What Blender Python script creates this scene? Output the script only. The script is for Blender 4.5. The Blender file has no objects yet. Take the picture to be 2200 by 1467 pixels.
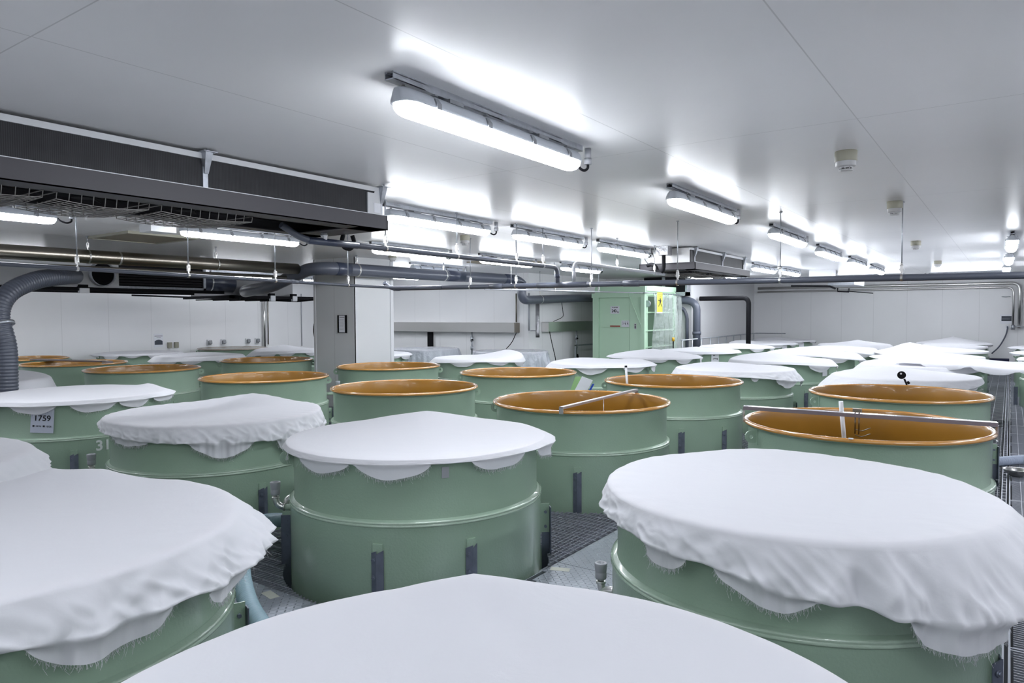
import bpy, bmesh, math, random
from mathutils import Vector, Matrix, noise as mnoise
PI = math.pi
SC = bpy.context.scene
COL = SC.collection
R = math.radians

# ------------------------------------------------------------------ camera, world, exposure
CZ = 1.9614
F_PX = 1517.5
cam_d = bpy.data.cameras.new('camera')
cam = bpy.data.objects.new('camera', cam_d)
COL.objects.link(cam)
cam_d.sensor_fit = 'HORIZONTAL'
cam_d.sensor_width = 36.0
cam_d.lens = 36.0 * F_PX / 2200.0
cam_d.clip_start = 0.02
cam_d.clip_end = 200
cam.matrix_world = (Matrix.Translation((0, 0, CZ)) @ Matrix.Rotation(R(35.188), 4, 'Z')
                    @ Matrix.Rotation(R(90 - 2.1467), 4, 'X') @ Matrix.Rotation(R(-0.264), 4, 'Z'))
SC.camera = cam
w = bpy.data.worlds.new('world')
SC.world = w
w.use_nodes = True
w.node_tree.nodes['Background'].inputs[0].default_value = (0.75, 0.8, 0.9, 1)
w.node_tree.nodes['Background'].inputs[1].default_value = 0.05
SC.view_settings.view_transform = 'Standard'
SC.view_settings.look = 'None'
SC.view_settings.gamma = 1.0
SC.view_settings.use_curve_mapping = False
SC.view_settings.exposure = 0.0
LAMP = 45.0

CEIL = 3.2014

# ------------------------------------------------------------------ materials
def mat(name, col, rough=0.5, metal=0.0, spec=0.5, coat=0.0, bump=None, var=None):
    m = bpy.data.materials.new(name)
    m.use_nodes = True
    nt = m.node_tree
    b = nt.nodes['Principled BSDF']
    b.inputs['Base Color'].default_value = (*col, 1)
    b.inputs['Roughness'].default_value = rough
    b.inputs['Metallic'].default_value = metal
    b.inputs['Specular IOR Level'].default_value = spec
    b.inputs['Coat Weight'].default_value = coat
    b.inputs['Coat Roughness'].default_value = 0.08
    tc = None
    if bump or var:
        tc = nt.nodes.new('ShaderNodeTexCoord')
    if bump:                                   # (scale, strength, distance)
        n = nt.nodes.new('ShaderNodeTexNoise')
        n.inputs['Scale'].default_value = bump[0]
        n.inputs['Detail'].default_value = 3
        nt.links.new(tc.outputs['Object'], n.inputs['Vector'])
        bp = nt.nodes.new('ShaderNodeBump')
        bp.inputs['Strength'].default_value = bump[1]
        bp.inputs['Distance'].default_value = bump[2]
        nt.links.new(n.outputs['Fac'], bp.inputs['Height'])
        nt.links.new(bp.outputs['Normal'], b.inputs['Normal'])
    if var:                                    # (scale, amount)
        n = nt.nodes.new('ShaderNodeTexNoise')
        n.inputs['Scale'].default_value = var[0]
        n.inputs['Detail'].default_value = 5
        nt.links.new(tc.outputs['Object'], n.inputs['Vector'])
        mp = nt.nodes.new('ShaderNodeMapRange')
        mp.inputs['From Min'].default_value = 0.3
        mp.inputs['From Max'].default_value = 0.7
        mp.inputs['To Min'].default_value = 1 - var[1]
        mp.inputs['To Max'].default_value = 1 + var[1]
        nt.links.new(n.outputs['Fac'], mp.inputs['Value'])
        mx = nt.nodes.new('ShaderNodeVectorMath')
        mx.operation = 'SCALE'
        mx.inputs[0].default_value = col
        nt.links.new(mp.outputs['Result'], mx.inputs['Scale'])
        nt.links.new(mx.outputs['Vector'], b.inputs['Base Color'])
    return m

def nd(nt, t, **kw):
    n = nt.nodes.new(t)
    for k, v in kw.items():
        setattr(n, k, v)
    return n

def mth(nt, op, a, b=None, c=None):
    n = nt.nodes.new('ShaderNodeMath')
    n.operation = op
    for i, v in enumerate((a, b, c)):
        if v is None:
            continue
        if isinstance(v, (int, float)):
            n.inputs[i].default_value = v
        else:
            nt.links.new(v, n.inputs[i])
    return n.outputs[0]

def seam_mat(name, col, rough, lines, seamcol=0.55, spec=0.5, wob=None):
    """painted insulated panel: lines = [(axis, offset, pitch, half width)]"""
    m = mat(name, col, rough, spec=spec)
    nt = m.node_tree
    b = nt.nodes['Principled BSDF']
    tc = nd(nt, 'ShaderNodeTexCoord')
    sp = nd(nt, 'ShaderNodeSeparateXYZ')
    nt.links.new(tc.outputs['Object'], sp.inputs[0])
    tot = None
    for ax, off, pitch, hw in lines:
        v = mth(nt, 'ADD', sp.outputs['XYZ'.index(ax)], -off + pitch * 100.5)
        v = mth(nt, 'MODULO', v, pitch)
        v = mth(nt, 'ABSOLUTE', mth(nt, 'SUBTRACT', v, pitch / 2))
        v = mth(nt, 'LESS_THAN', v, hw)
        tot = v if tot is None else mth(nt, 'MAXIMUM', tot, v)
    n = nd(nt, 'ShaderNodeTexNoise')
    n.inputs['Scale'].default_value = 0.6
    n.inputs['Detail'].default_value = 6
    nt.links.new(tc.outputs['Object'], n.inputs['Vector'])
    dirt = mth(nt, 'MULTIPLY_ADD', n.outputs['Fac'], 0.12, 0.94)
    k = mth(nt, 'MULTIPLY', mth(nt, 'MULTIPLY_ADD', tot, seamcol - 1.0, 1.0), dirt)
    mx = nd(nt, 'ShaderNodeVectorMath', operation='SCALE')
    mx.inputs[0].default_value = col
    nt.links.new(k, mx.inputs['Scale'])
    nt.links.new(mx.outputs['Vector'], b.inputs['Base Color'])
    bp = nd(nt, 'ShaderNodeBump')
    bp.inputs['Strength'].default_value = 0.5
    bp.inputs['Distance'].default_value = 0.004
    hgt = mth(nt, 'MULTIPLY', tot, -1.0)
    if wob:
        n2 = nd(nt, 'ShaderNodeTexNoise')
        n2.inputs['Scale'].default_value = wob[0]
        n2.inputs['Detail'].default_value = 2
        nt.links.new(tc.outputs['Object'], n2.inputs['Vector'])
        hgt = mth(nt, 'MULTIPLY_ADD', n2.outputs['Fac'], wob[1], hgt)
    nt.links.new(hgt, bp.inputs['Height'])
    nt.links.new(bp.outputs['Normal'], b.inputs['Normal'])
    return m

M = {}
M['green'] = mat('tank_green_paint', (0.30, 0.41, 0.315), 0.32, spec=0.5, coat=0.45, bump=(70, 0.35, 0.004), var=(2.5, 0.05))
M['greengloss'] = mat('weld_bead_green', (0.37, 0.48, 0.38), 0.12, spec=0.6, coat=0.8, bump=(28, 0.6, 0.01))
M['orange'] = mat('orange_enamel', (0.33, 0.16, 0.022), 0.3, spec=0.5, coat=0.35, bump=(60, 0.10, 0.004), var=(3, 0.08))
M['rim'] = mat('orange_enamel_rim', (0.50, 0.24, 0.055), 0.16, spec=0.6, coat=0.8, bump=(30, 0.3, 0.004))
M['pvc'] = mat('slate_pvc', (0.085, 0.095, 0.125), 0.32, spec=0.5)
M['pvcdark'] = mat('navy_pvc', (0.045, 0.055, 0.09), 0.3, spec=0.5)
M['pvclight'] = mat('grey_pvc', (0.34, 0.35, 0.38), 0.4)
M['black'] = mat('black_rubber', (0.008, 0.008, 0.010), 0.8, spec=0.15)
M['casing'] = mat('cooler_casing', (0.50, 0.50, 0.50), 0.4, metal=0.3)
M['steel'] = mat('stainless_steel', (0.72, 0.71, 0.70), 0.28, metal=1.0, bump=(3, 0.15, 0.02))
M['darksteel'] = mat('brown_stainless', (0.28, 0.255, 0.22), 0.3, metal=1.0, bump=(2, 0.1, 0.02))
M['galv'] = mat('galvanised_steel', (0.42, 0.44, 0.48), 0.42, metal=0.7, bump=(40, 0.1, 0.003), var=(20, 0.15))
M['post'] = mat('blue_grey_angle_steel', (0.17, 0.19, 0.25), 0.4, metal=0.6, var=(12, 0.15))
M['grate'] = mat('grating_steel', (0.36, 0.375, 0.43), 0.45, metal=0.5)
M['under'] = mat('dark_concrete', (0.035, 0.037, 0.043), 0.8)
M['trim'] = mat('white_painted_metal', (0.62, 0.63, 0.65), 0.35)
M['greyhouse'] = mat('lamp_housing_grey', (0.52, 0.55, 0.60), 0.4)
M['clip'] = mat('lamp_clip_grey', (0.22, 0.23, 0.25), 0.4)
M['ductgrey'] = mat('duct_sheet_grey', (0.24, 0.24, 0.25), 0.5)
M['tray'] = mat('cooler_tray_grey', (0.055, 0.052, 0.060), 0.5, spec=0.4)
M['wire'] = mat('guard_wire', (0.30, 0.29, 0.28), 0.4, metal=0.6)
M['beige'] = mat('beige_plastic', (0.30, 0.29, 0.23), 0.5)
M['detwhite'] = mat('detector_white', (0.48, 0.48, 0.49), 0.4)
M['white'] = mat('white_plastic', (0.72, 0.73, 0.76), 0.35)
M['liftgreen'] = mat('lift_green_paint', (0.58, 0.80, 0.60), 0.38)
M['liftdark'] = mat('lift_green_dark', (0.10, 0.17, 0.11), 0.5)
M['yellow'] = mat('sign_yellow', (0.60, 0.58, 0.06), 0.4)
M['red'] = mat('red_tape', (0.32, 0.05, 0.035), 0.5)
M['ink'] = mat('black_ink', (0.01, 0.01, 0.014), 0.6)
M['paper'] = mat('placard_blue_white', (0.44, 0.47, 0.56), 0.4)
M['paperwhite'] = mat('paper_white', (0.78, 0.79, 0.84), 0.5)
M['photo'] = mat('printed_photo', (0.03, 0.04, 0.06), 0.4)
M['blue'] = mat('blue_plastic', (0.01, 0.05, 0.42), 0.4)
M['navy'] = mat('navy_fabric', (0.008, 0.012, 0.05), 0.8)
M['sheetgreen'] = mat('light_green_sheet', (0.30, 0.50, 0.22), 0.5)
M['tape'] = mat('masking_tape', (0.52, 0.53, 0.47), 0.6)
M['paintwhite'] = mat('stencil_white', (0.74, 0.78, 0.77), 0.5)
M['brownbar'] = mat('brown_bar', (0.085, 0.06, 0.06), 0.4)
M['smoke'] = mat('smoky_plastic', (0.19, 0.165, 0.185), 0.15)
M['barmetal'] = mat('crossbar_aluminium', (0.50, 0.47, 0.50), 0.35, metal=0.8)
M['hatch'] = mat('hatch_tan', (0.28, 0.25, 0.19), 0.6)
M['orangeyellow'] = mat('yellow_cap', (0.7, 0.4, 0.02), 0.5)
M['lining'] = mat('insulation_silver', (0.38, 0.38, 0.40), 0.45, metal=1.0, bump=(14, 0.8, 0.03))

def cloth_mat(name, col, transl):
    m = bpy.data.materials.new(name)
    m.use_nodes = True
    nt = m.node_tree
    b = nt.nodes['Principled BSDF']
    b.inputs['Base Color'].default_value = (*col, 1)
    b.inputs['Roughness'].default_value = 0.85
    b.inputs['Specular IOR Level'].default_value = 0.2
    b.inputs['Sheen Weight'].default_value = 0.15
    tc = nd(nt, 'ShaderNodeTexCoord')
    n1 = nd(nt, 'ShaderNodeTexNoise')
    n1.inputs['Scale'].default_value = 2.2
    n1.inputs['Detail'].default_value = 4
    n1.inputs['Distortion'].default_value = 0.8
    nt.links.new(tc.outputs['Object'], n1.inputs['Vector'])
    n2 = nd(nt, 'ShaderNodeTexNoise')
    n2.inputs['Scale'].default_value = 90
    nt.links.new(tc.outputs['Object'], n2.inputs['Vector'])
    h = mth(nt, 'MULTIPLY_ADD', n2.outputs['Fac'], 0.03, n1.outputs['Fac'])
    bp = nd(nt, 'ShaderNodeBump')
    bp.inputs['Strength'].default_value = 0.35
    bp.inputs['Distance'].default_value = 0.03
    nt.links.new(h, bp.inputs['Height'])
    nt.links.new(bp.outputs['Normal'], b.inputs['Normal'])
    tr = nd(nt, 'ShaderNodeBsdfTranslucent')
    tr.inputs[0].default_value = (*col, 1)
    mx = nd(nt, 'ShaderNodeMixShader')
    mx.inputs[0].default_value = transl
    nt.links.new(b.outputs[0], mx.inputs[1])
    nt.links.new(tr.outputs[0], mx.inputs[2])
    nt.links.new(mx.outputs[0], nt.nodes['Material Output'].inputs[0])
    return m
M['cloth'] = cloth_mat('white_cotton', (0.785, 0.785, 0.83), 0.18)

def film_mat(name, col, alpha, rough, bump):
    m = mat(name, col, rough, spec=0.7, bump=bump)
    nt = m.node_tree
    b = nt.nodes['Principled BSDF']
    t = nd(nt, 'ShaderNodeBsdfTransparent')
    mx = nd(nt, 'ShaderNodeMixShader')
    mx.inputs[0].default_value = alpha
    nt.links.new(t.outputs[0], mx.inputs[1])
    nt.links.new(b.outputs[0], mx.inputs[2])
    nt.links.new(mx.outputs[0], nt.nodes['Material Output'].inputs[0])
    return m
M['film'] = film_mat('milky_plastic_film', (0.62, 0.65, 0.73), 0.72, 0.2, (5, 0.9, 0.06))
M['clear'] = film_mat('clear_plastic_curtain', (0.62, 0.68, 0.66), 0.42, 0.12, (6, 1.0, 0.08))
M['brownfilm'] = film_mat('brownish_plastic_film', (0.35, 0.31, 0.27), 0.8, 0.25, (6, 0.8, 0.05))
M['acryl'] = film_mat('clear_acrylic', (0.35, 0.33, 0.36), 0.55, 0.1, (3, 0.1, 0.01))
M['bluehose'] = film_mat('pale_blue_hose', (0.42, 0.58, 0.66), 0.85, 0.25, (3, 0.1, 0.01))
M['whitehose'] = film_mat('milky_blue_hose', (0.55, 0.62, 0.78), 0.8, 0.25, (3, 0.1, 0.01))

lens = bpy.data.materials.new('lamp_lens_glowing')
lens.use_nodes = True
_b = lens.node_tree.nodes['Principled BSDF']
_b.inputs['Base Color'].default_value = (0.8, 0.8, 0.8, 1)
_b.inputs['Emission Color'].default_value = (0.90, 0.94, 1.0, 1)
_b.inputs['Emission Strength'].default_value = LAMP
M['lens'] = lens

M['ceiling'] = seam_mat('ceiling_panel', (0.86, 0.86, 0.875), 0.28,
                        [('X', -0.82, 1.37, 0.0035), ('Y', 1.37, 3.62, 0.0035)], seamcol=0.75, spec=0.08, wob=(1.2, 1.2))
M['wall'] = seam_mat('wall_panel', (0.82, 0.82, 0.835), 0.38,
                     [('X', -8.5, 1.09, 0.005), ('Y', 8.45, 1.2, 0.005)], seamcol=0.8)
M['pillar'] = seam_mat('pillar_panel', (0.60, 0.61, 0.62), 0.4,
                       [('X', -11.97, 4.0, 0.004), ('Y', 12.6, 4.0, 0.004)], seamcol=0.6)

# coil fins: fine vertical lines
def coil_mat():
    m = mat('coil_fins', (0.04, 0.04, 0.045), 0.5, metal=0.2, spec=0.25)
    nt = m.node_tree
    b = nt.nodes['Principled BSDF']
    tc = nd(nt, 'ShaderNodeTexCoord')
    sp = nd(nt, 'ShaderNodeSeparateXYZ')
    nt.links.new(tc.outputs['Object'], sp.inputs[0])
    s = mth(nt, 'SINE', mth(nt, 'MULTIPLY', sp.outputs[1], 2 * PI / 0.012))
    n = nd(nt, 'ShaderNodeTexNoise')
    n.inputs['Scale'].default_value = 7
    nt.links.new(tc.outputs['Object'], n.inputs['Vector'])
    k = mth(nt, 'MULTIPLY_ADD', s, 0.22, 0.8)
    k = mth(nt, 'MULTIPLY', k, mth(nt, 'MULTIPLY_ADD', n.outputs['Fac'], 0.6, 0.7))
    mx = nd(nt, 'ShaderNodeVectorMath', operation='SCALE')
    mx.inputs[0].default_value = (0.036, 0.036, 0.040)
    nt.links.new(k, mx.inputs['Scale'])
    nt.links.new(mx.outputs['Vector'], b.inputs['Base Color'])
    return m
M['coil'] = coil_mat()

def plate_mat():
    m = mat('chequer_plate_steel', (0.43, 0.455, 0.52), 0.38, metal=0.7, var=(3, 0.12))
    nt = m.node_tree
    b = nt.nodes['Principled BSDF']
    tc = nd(nt, 'ShaderNodeTexCoord')
    sp = nd(nt, 'ShaderNodeSeparateXYZ')
    nt.links.new(tc.outputs['Object'], sp.inputs[0])
    X = mth(nt, 'MULTIPLY', mth(nt, 'ADD', sp.outputs[0], 50), 27)
    Y = mth(nt, 'MULTIPLY', mth(nt, 'ADD', sp.outputs[1], 50), 27)
    u = mth(nt, 'SUBTRACT', mth(nt, 'FRACT', X), 0.5)
    v = mth(nt, 'SUBTRACT', mth(nt, 'FRACT', Y), 0.5)
    par = mth(nt, 'MODULO', mth(nt, 'ADD', mth(nt, 'FLOOR', X), mth(nt, 'FLOOR', Y)), 2)
    sg = mth(nt, 'MULTIPLY_ADD', par, 2, -1)
    sv = mth(nt, 'MULTIPLY', sg, v)
    a = mth(nt, 'POWER', mth(nt, 'DIVIDE', mth(nt, 'ABSOLUTE', mth(nt, 'ADD', u, sv)), 0.72), 2)
    c = mth(nt, 'POWER', mth(nt, 'DIVIDE', mth(nt, 'ABSOLUTE', mth(nt, 'SUBTRACT', u, sv)), 0.24), 2)
    h = mth(nt, 'MAXIMUM', mth(nt, 'SUBTRACT', 1, mth(nt, 'ADD', a, c)), 0)
    bp = nd(nt, 'ShaderNodeBump')
    bp.inputs['Strength'].default_value = 1.0
    bp.inputs['Distance'].default_value = 0.008
    nt.links.new(h, bp.inputs['Height'])
    nt.links.new(bp.outputs['Normal'], b.inputs['Normal'])
    return m
M['plate'] = plate_mat()

# ------------------------------------------------------------------ mesh collector
class MB:
    def __init__(s):
        s.v = []; s.f = []; s.sm = []
    def box(s, a, b):
        x0, y0, z0 = a; x1, y1, z1 = b
        n = len(s.v)
        s.v += [(x0,y0,z0),(x1,y0,z0),(x1,y1,z0),(x0,y1,z0),(x0,y0,z1),(x1,y0,z1),(x1,y1,z1),(x0,y1,z1)]
        for q in ((0,3,2,1),(4,5,6,7),(0,1,5,4),(1,2,6,5),(2,3,7,6),(3,0,4,7)):
            s.f.append(tuple(n+i for i in q)); s.sm.append(False)
        return s
    def quad(s, pts):
        n = len(s.v); s.v += [tuple(p) for p in pts]
        s.f.append(tuple(range(n, n+len(pts)))); s.sm.append(False)
        return s
    def obox(s, c, ex, ey, ez):
        """oriented box: centre and three half-extent vectors"""
        c, ex, ey, ez = map(Vector, (c, ex, ey, ez))
        n = len(s.v)
        for k in (-1, 1):
            for (i, j) in ((-1,-1),(1,-1),(1,1),(-1,1)):
                s.v.append(tuple(c + ex*i + ey*j + ez*k))
        for q in ((0,3,2,1),(4,5,6,7),(0,1,5,4),(1,2,6,5),(2,3,7,6),(3,0,4,7)):
            s.f.append(tuple(n+i for i in q)); s.sm.append(False)
        return s
    def loft(s, rings, cap=True, smooth=True, closed=True):
        n = len(s.v); k = len(rings[0])
        for r in rings: s.v += [tuple(p) for p in r]
        for i in range(len(rings)-1):
            for j in range(k if closed else k-1):
                a = n+i*k+j; b = n+i*k+(j+1) % k
                s.f.append((a, b, b+k, a+k)); s.sm.append(smooth)
        if cap:
            s.f.append(tuple(n+j for j in reversed(range(k)))); s.sm.append(False)
            m = n+(len(rings)-1)*k
            s.f.append(tuple(m+j for j in range(k))); s.sm.append(False)
        return s
    def tube(s, path, r, seg=12, cap=True, rfun=None):
        path = [Vector(p) for p in path]
        rings = []
        up = None
        for i, p in enumerate(path):
            a = path[max(i-1, 0)]; b = path[min(i+1, len(path)-1)]
            t = (b-a).normalized()
            if up is None:
                up = Vector((0,0,1)) if abs(t.z) < 0.9 else Vector((1,0,0))
            sd = t.cross(up)
            if sd.length < 1e-6: sd = t.orthogonal()
            sd.normalize(); up = sd.cross(t).normalized()
            rr = rfun(i) if rfun else r
            rings.append([p + (sd*math.cos(q)+up*math.sin(q))*rr for q in [2*PI*j/seg for j in range(seg)]])
        return s.loft(rings, cap)
    def lathe(s, prof, seg=48, c=(0,0,0), a0=0, a1=2*PI, smooth=True):
        n = len(s.v); full = abs(a1-a0-2*PI) < 1e-6
        m = seg if full else seg+1
        for (r, z) in prof:
            for j in range(m):
                t = a0+(a1-a0)*j/seg
                s.v.append((c[0]+r*math.cos(t), c[1]+r*math.sin(t), c[2]+z))
        for i in range(len(prof)-1):
            for j in range(seg):
                a = n+i*m+j; b = n+i*m+(j+1) % m
                s.f.append((a, b, b+m, a+m)); s.sm.append(smooth)
        return s
    def disc(s, c, r, seg=48, flip=False):
        n = len(s.v)
        s.v += [(c[0]+r*math.cos(2*PI*j/seg), c[1]+r*math.sin(2*PI*j/seg), c[2]) for j in range(seg)]
        q = list(range(n, n+seg))
        s.f.append(tuple(q[::-1] if flip else q)); s.sm.append(False)
        return s
    def build(s, name, m, parent=None, loc=None, rz=None):
        me = bpy.data.meshes.new(name)
        me.from_pydata(s.v, [], s.f)
        me.polygons.foreach_set('use_smooth', s.sm)
        me.materials.append(m)
        me.update()
        o = bpy.data.objects.new(name, me)
        COL.objects.link(o)
        if parent: o.parent = parent
        if loc: o.location = loc
        if rz is not None: o.rotation_euler = (0, 0, rz)
        return o

def arc(p0, pc, p1, n=7):
    """quadratic bend from p0 past corner pc to p1"""
    p0, pc, p1 = map(Vector, (p0, pc, p1))
    return [p0*(1-t)**2 + pc*2*t*(1-t) + p1*t*t for t in [i/n for i in range(n+1)]]

def catmull(pts, n=8):
    pts = [Vector(p) for p in pts]
    P = [pts[0]*2-pts[1]] + pts + [pts[-1]*2-pts[-2]]
    out = []
    for i in range(1, len(P)-2):
        for k in range(n):
            t = k/n
            a, b, c, d = P[i-1], P[i], P[i+1], P[i+2]
            out.append(0.5*((2*b)+(c-a)*t+(2*a-5*b+4*c-d)*t*t+(3*b-a-3*c+d)*t**3))
    out.append(pts[-1])
    return out

def tag(o, label, cat, group=None, kind=None):
    if label: o['label'] = label
    if cat: o['category'] = cat
    if group: o['group'] = group
    if kind: o['kind'] = kind
    return o

def thing(name, label, cat, loc=(0,0,0), rz=0, group=None):
    o = bpy.data.objects.new(name, None)
    o.empty_display_size = 0.1
    COL.objects.link(o)
    o.location = loc
    o.rotation_euler = (0, 0, rz)
    return tag(o, label, cat, group)

def copy_tree(o, parent=None):
    c = o.copy(); COL.objects.link(c); c.parent = parent
    for ch in list(o.children): copy_tree(ch, c)
    return c

def struct(name, mb, m):
    return tag(mb.build(name, m), None, None, kind='structure')

def text(name, s, size, m, parent, mtx, bold=0.0, align='CENTER', extrude=0.0006):
    cu = bpy.data.curves.new(name, 'FONT')
    cu.body = s; cu.size = size; cu.extrude = extrude; cu.offset = bold
    cu.align_x = align; cu.align_y = 'CENTER'
    cu.materials.append(m)
    o = bpy.data.objects.new(name, cu)
    COL.objects.link(o)
    bpy.context.view_layer.update()
    me = bpy.data.meshes.new_from_object(o.evaluated_get(bpy.context.evaluated_depsgraph_get()))
    bpy.data.objects.remove(o); bpy.data.curves.remove(cu)
    o = bpy.data.objects.new(name, me)
    COL.objects.link(o)
    if parent: o.parent = parent
    o.matrix_local = mtx
    return o

def face_mtx(pos, nrm, roll=0.0):
    """text plane standing upright with normal nrm (horizontal)"""
    n = Vector(nrm).normalized(); up = Vector((0,0,1)); x = up.cross(n).normalized()
    m = Matrix((x, up, n)).transposed().to_4x4()
    m.translation = Vector(pos)
    return m @ Matrix.Rotation(roll, 4, 'Z')

def rot_to_cam(x, y):
    return math.atan2(-y, -x) + PI/2

# ------------------------------------------------------------------ room shell
XL, YN, XR, YF = -20.6, -4.0, 5.0, 29.1
struct('ceiling', MB().box((XL-.2, YN-.2, CEIL), (XR+.2, YF+.2, CEIL+.15)), M['ceiling'])
struct('wall_left', MB().box((XL-.15, YN, -1.7), (XL, 17.3, CEIL)), M['wall'])
struct('wall_back', MB().box((XL-.15, 17.3, -1.7), (-11.6, 17.45, CEIL)), M['wall'])
struct('wall_inner', MB().box((-11.75, 17.45, -1.7), (-11.6, 22.2, CEIL)), M['wall'])
struct('wall_lift', MB().box((-11.75, 22.2, -1.7), (-8.65, 22.35, CEIL)), M['wall'])
struct('wall_alcove', MB().box((-8.65, 22.2, -1.7), (-8.5, 29.1, CEIL)), M['wall'])
struct('wall_end', MB().box((-8.65, YF, -1.7), (XR, YF+.15, CEIL)), M['wall'])
struct('wall_right', MB().box((XR, YN, -1.7), (XR+.15, YF+.15, CEIL)), M['wall'])
struct('wall_near', MB().box((XL-.15, YN-.15, -1.7), (XR+.15, YN, CEIL)), M['wall'])
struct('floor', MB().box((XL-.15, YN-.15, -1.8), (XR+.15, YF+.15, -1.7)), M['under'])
# pillar
pl = MB().box((-12.62, 10.3, -1.7), (-11.32, 11.42, CEIL))
tag(pl.build('pillar', M['pillar']), 'square white panelled pillar between the open tanks and the back wall', 'pillar')
pe = MB()
pe.box((-11.37, 10.285, 0), (-11.305, 10.30, CEIL)); pe.box((-11.32, 10.285, 0), (-11.305, 10.36, CEIL))
pe.box((-11.32, 11.34, 0), (-11.305, 11.43, CEIL)); pe.box((-12.635, 10.285, 0), (-12.57, 10.30, CEIL))
pe.build('corner_trim', M['trim'], [o for o in COL.objects if o.name == 'pillar'][0])

# ------------------------------------------------------------------ tank positions
# key, x, y, kind (open / cloth / film)
TANKS = [
 ('BT', -0.92, 1.16), ('LB', -3.74, 1.25), ('LL', -6.25, 1.25),
 ('M', -0.99, 4.10), ('G', -3.88, 4.18), ('N', -6.55, 4.10), ('O', -9.65, 4.10), ('P', -13.10, 4.10),
 ('C', -1.06, 6.88), ('B', -3.97, 6.98), ('A', -6.76, 7.04), ('G2', -9.80, 6.99), ('H', -13.33, 6.85), ('J', -16.19, 6.87), ('K', -19.15, 6.95),
 ('Dr', -1.12, 9.77), ('F', -4.05, 9.84), ('D', -6.86, 9.91), ('E', -9.85, 9.81), ('I', -13.61, 9.77), ('I2', -16.35, 9.80), ('I3', -19.2, 9.8),
 ('R1', -1.33, 12.45), ('R2', -4.02, 12.6), ('R3', -6.75, 12.7), ('R4', -9.88, 12.7), ('R5', -13.45, 12.7), ('R6', -16.6, 12.7), ('R7', -19.45, 12.75),
 ('S1', -1.36, 15.35), ('S2', -3.98, 15.5), ('S3', -6.85, 15.5), ('S4', -10.95, 15.45), ('S5', -14.0, 15.4),
 ('T1', -1.42, 18.3), ('T2', -3.97, 18.4), ('T3', -6.8, 18.4),
 ('U1', -1.42, 21.2), ('U2', -3.97, 21.3), ('U3', -6.75, 21.3),
 ('V1', -1.5, 24.1), ('V2', -3.97, 24.2), ('V3', -6.75, 24.2),
 ('W1', -1.5, 27.0), ('W3', -6.8, 27.1),
 ('X0', 1.28, 15.5), ('X1', 1.17, 18.45), ('X2', 1.12, 21.4), ('X3', 1.1, 24.6),
]
POS = {k: (x, y) for k, x, y in TANKS}
OPEN = ['C', 'B', 'A', 'G2', 'H', 'J', 'K', 'Dr', 'F', 'D', 'E', 'I']
FILM = ['S4', 'S5', 'R7']

# ------------------------------------------------------------------ grating floor (bars clipped around the tanks)
RC = 1.05
holes = [(x, y) for _, x, y in TANKS]
def cut(lo, hi, blocked):
    segs = [(lo, hi)]
    for b0, b1 in blocked:
        out = []
        for a, c in segs:
            if b1 <= a or b0 >= c: out.append((a, c)); continue
            if b0 > a: out.append((a, b0))
            if b1 < c: out.append((b1, c))
        segs = out
    return [q for q in segs if q[1]-q[0] > 0.01]
def blocks(axis, t, rects):
    b = []
    for (x, y) in holes:
        d = (t - x) if axis == 'Y' else (t - y)
        if abs(d) < RC:
            h = math.sqrt(RC*RC-d*d)
            c = y if axis == 'Y' else x
            b.append((c-h, c+h))
    for (x0, y0, x1, y1) in rects:
        if axis == 'Y' and x0 < t < x1: b.append((y0, y1))
        if axis == 'X' and y0 < t < y1: b.append((x0, x1))
    return b
plates = [(-2.90, -0.5, -2.14, 5.95), (-20.0, 2.30, -2.91, 3.10)]
solid = plates + [(-12.66, 10.25, -11.28, 11.46), (-10.9, 19.4, -8.8, 22.2), (-20.6, 17.25, -11.6, 29.1), (-11.6, 22.1, -8.45, 29.1)]
def bars(mb, axis, t, lo, hi, h, wd):
    for a, c in cut(lo, hi, blocks(axis, t, solid)):
        if axis == 'Y': mb.box((t-wd, a, -h), (t+wd, c, 0))
        else: mb.box((a, t-wd, -h), (c, t+wd, 0))
def grid(mb, x0, x1, y0, y1, px, py, hx=0.025, hy=0.012, wx=0.0026, wy=0.0036):
    n = int((x1-x0)/px)
    for i in range(n+1): bars(mb, 'Y', x0+i*px, y0, y1, hx, wx)
    n = int((y1-y0)/py)
    for i in range(n+1): bars(mb, 'X', y0+i*py, x0, x1, hy, wy)
gr = MB()
grid(gr, -5.0, -0.06, -0.5, 8.6, 0.042, 0.105)
grid(gr, -5.0, -0.06, 8.6, 14.5, 0.06, 0.12)
grid(gr, -20.5, -5.0, -0.5, 5.6, 0.09, 0.12)
grid(gr, -20.5, -5.0, 5.6, 17.2, 0.16, 0.2)
grid(gr, -8.4, -0.06, 14.5, 29.0, 0.16, 0.2)
grid(gr, -11.6, -8.4, 17.2, 22.0, 0.16, 0.2)
# aisle: bearing bars across, panel joints every metre
y = 1.0
while y < 29.0:
    for i in range(28):
        t = y+0.02+i*0.034
        wd = 0.0028
        gr.box((0.05, t-wd, -0.03), (0.62, t+wd, 0))
    gr.box((0.03, y, -0.04), (0.64, y+0.012, 0.001)); gr.box((0.03, y+0.965, -0.04), (0.64, y+0.978, 0.001))
    y += 1.0
for x in (0.03, 0.13, 0.23, 0.33, 0.43, 0.53, 0.63):
    wd = 0.006 if x in (0.03, 0.63) else 0.003
    gr.box((x-wd, 1.0, -0.035), (x+wd, 29.0, 0.002))
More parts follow.
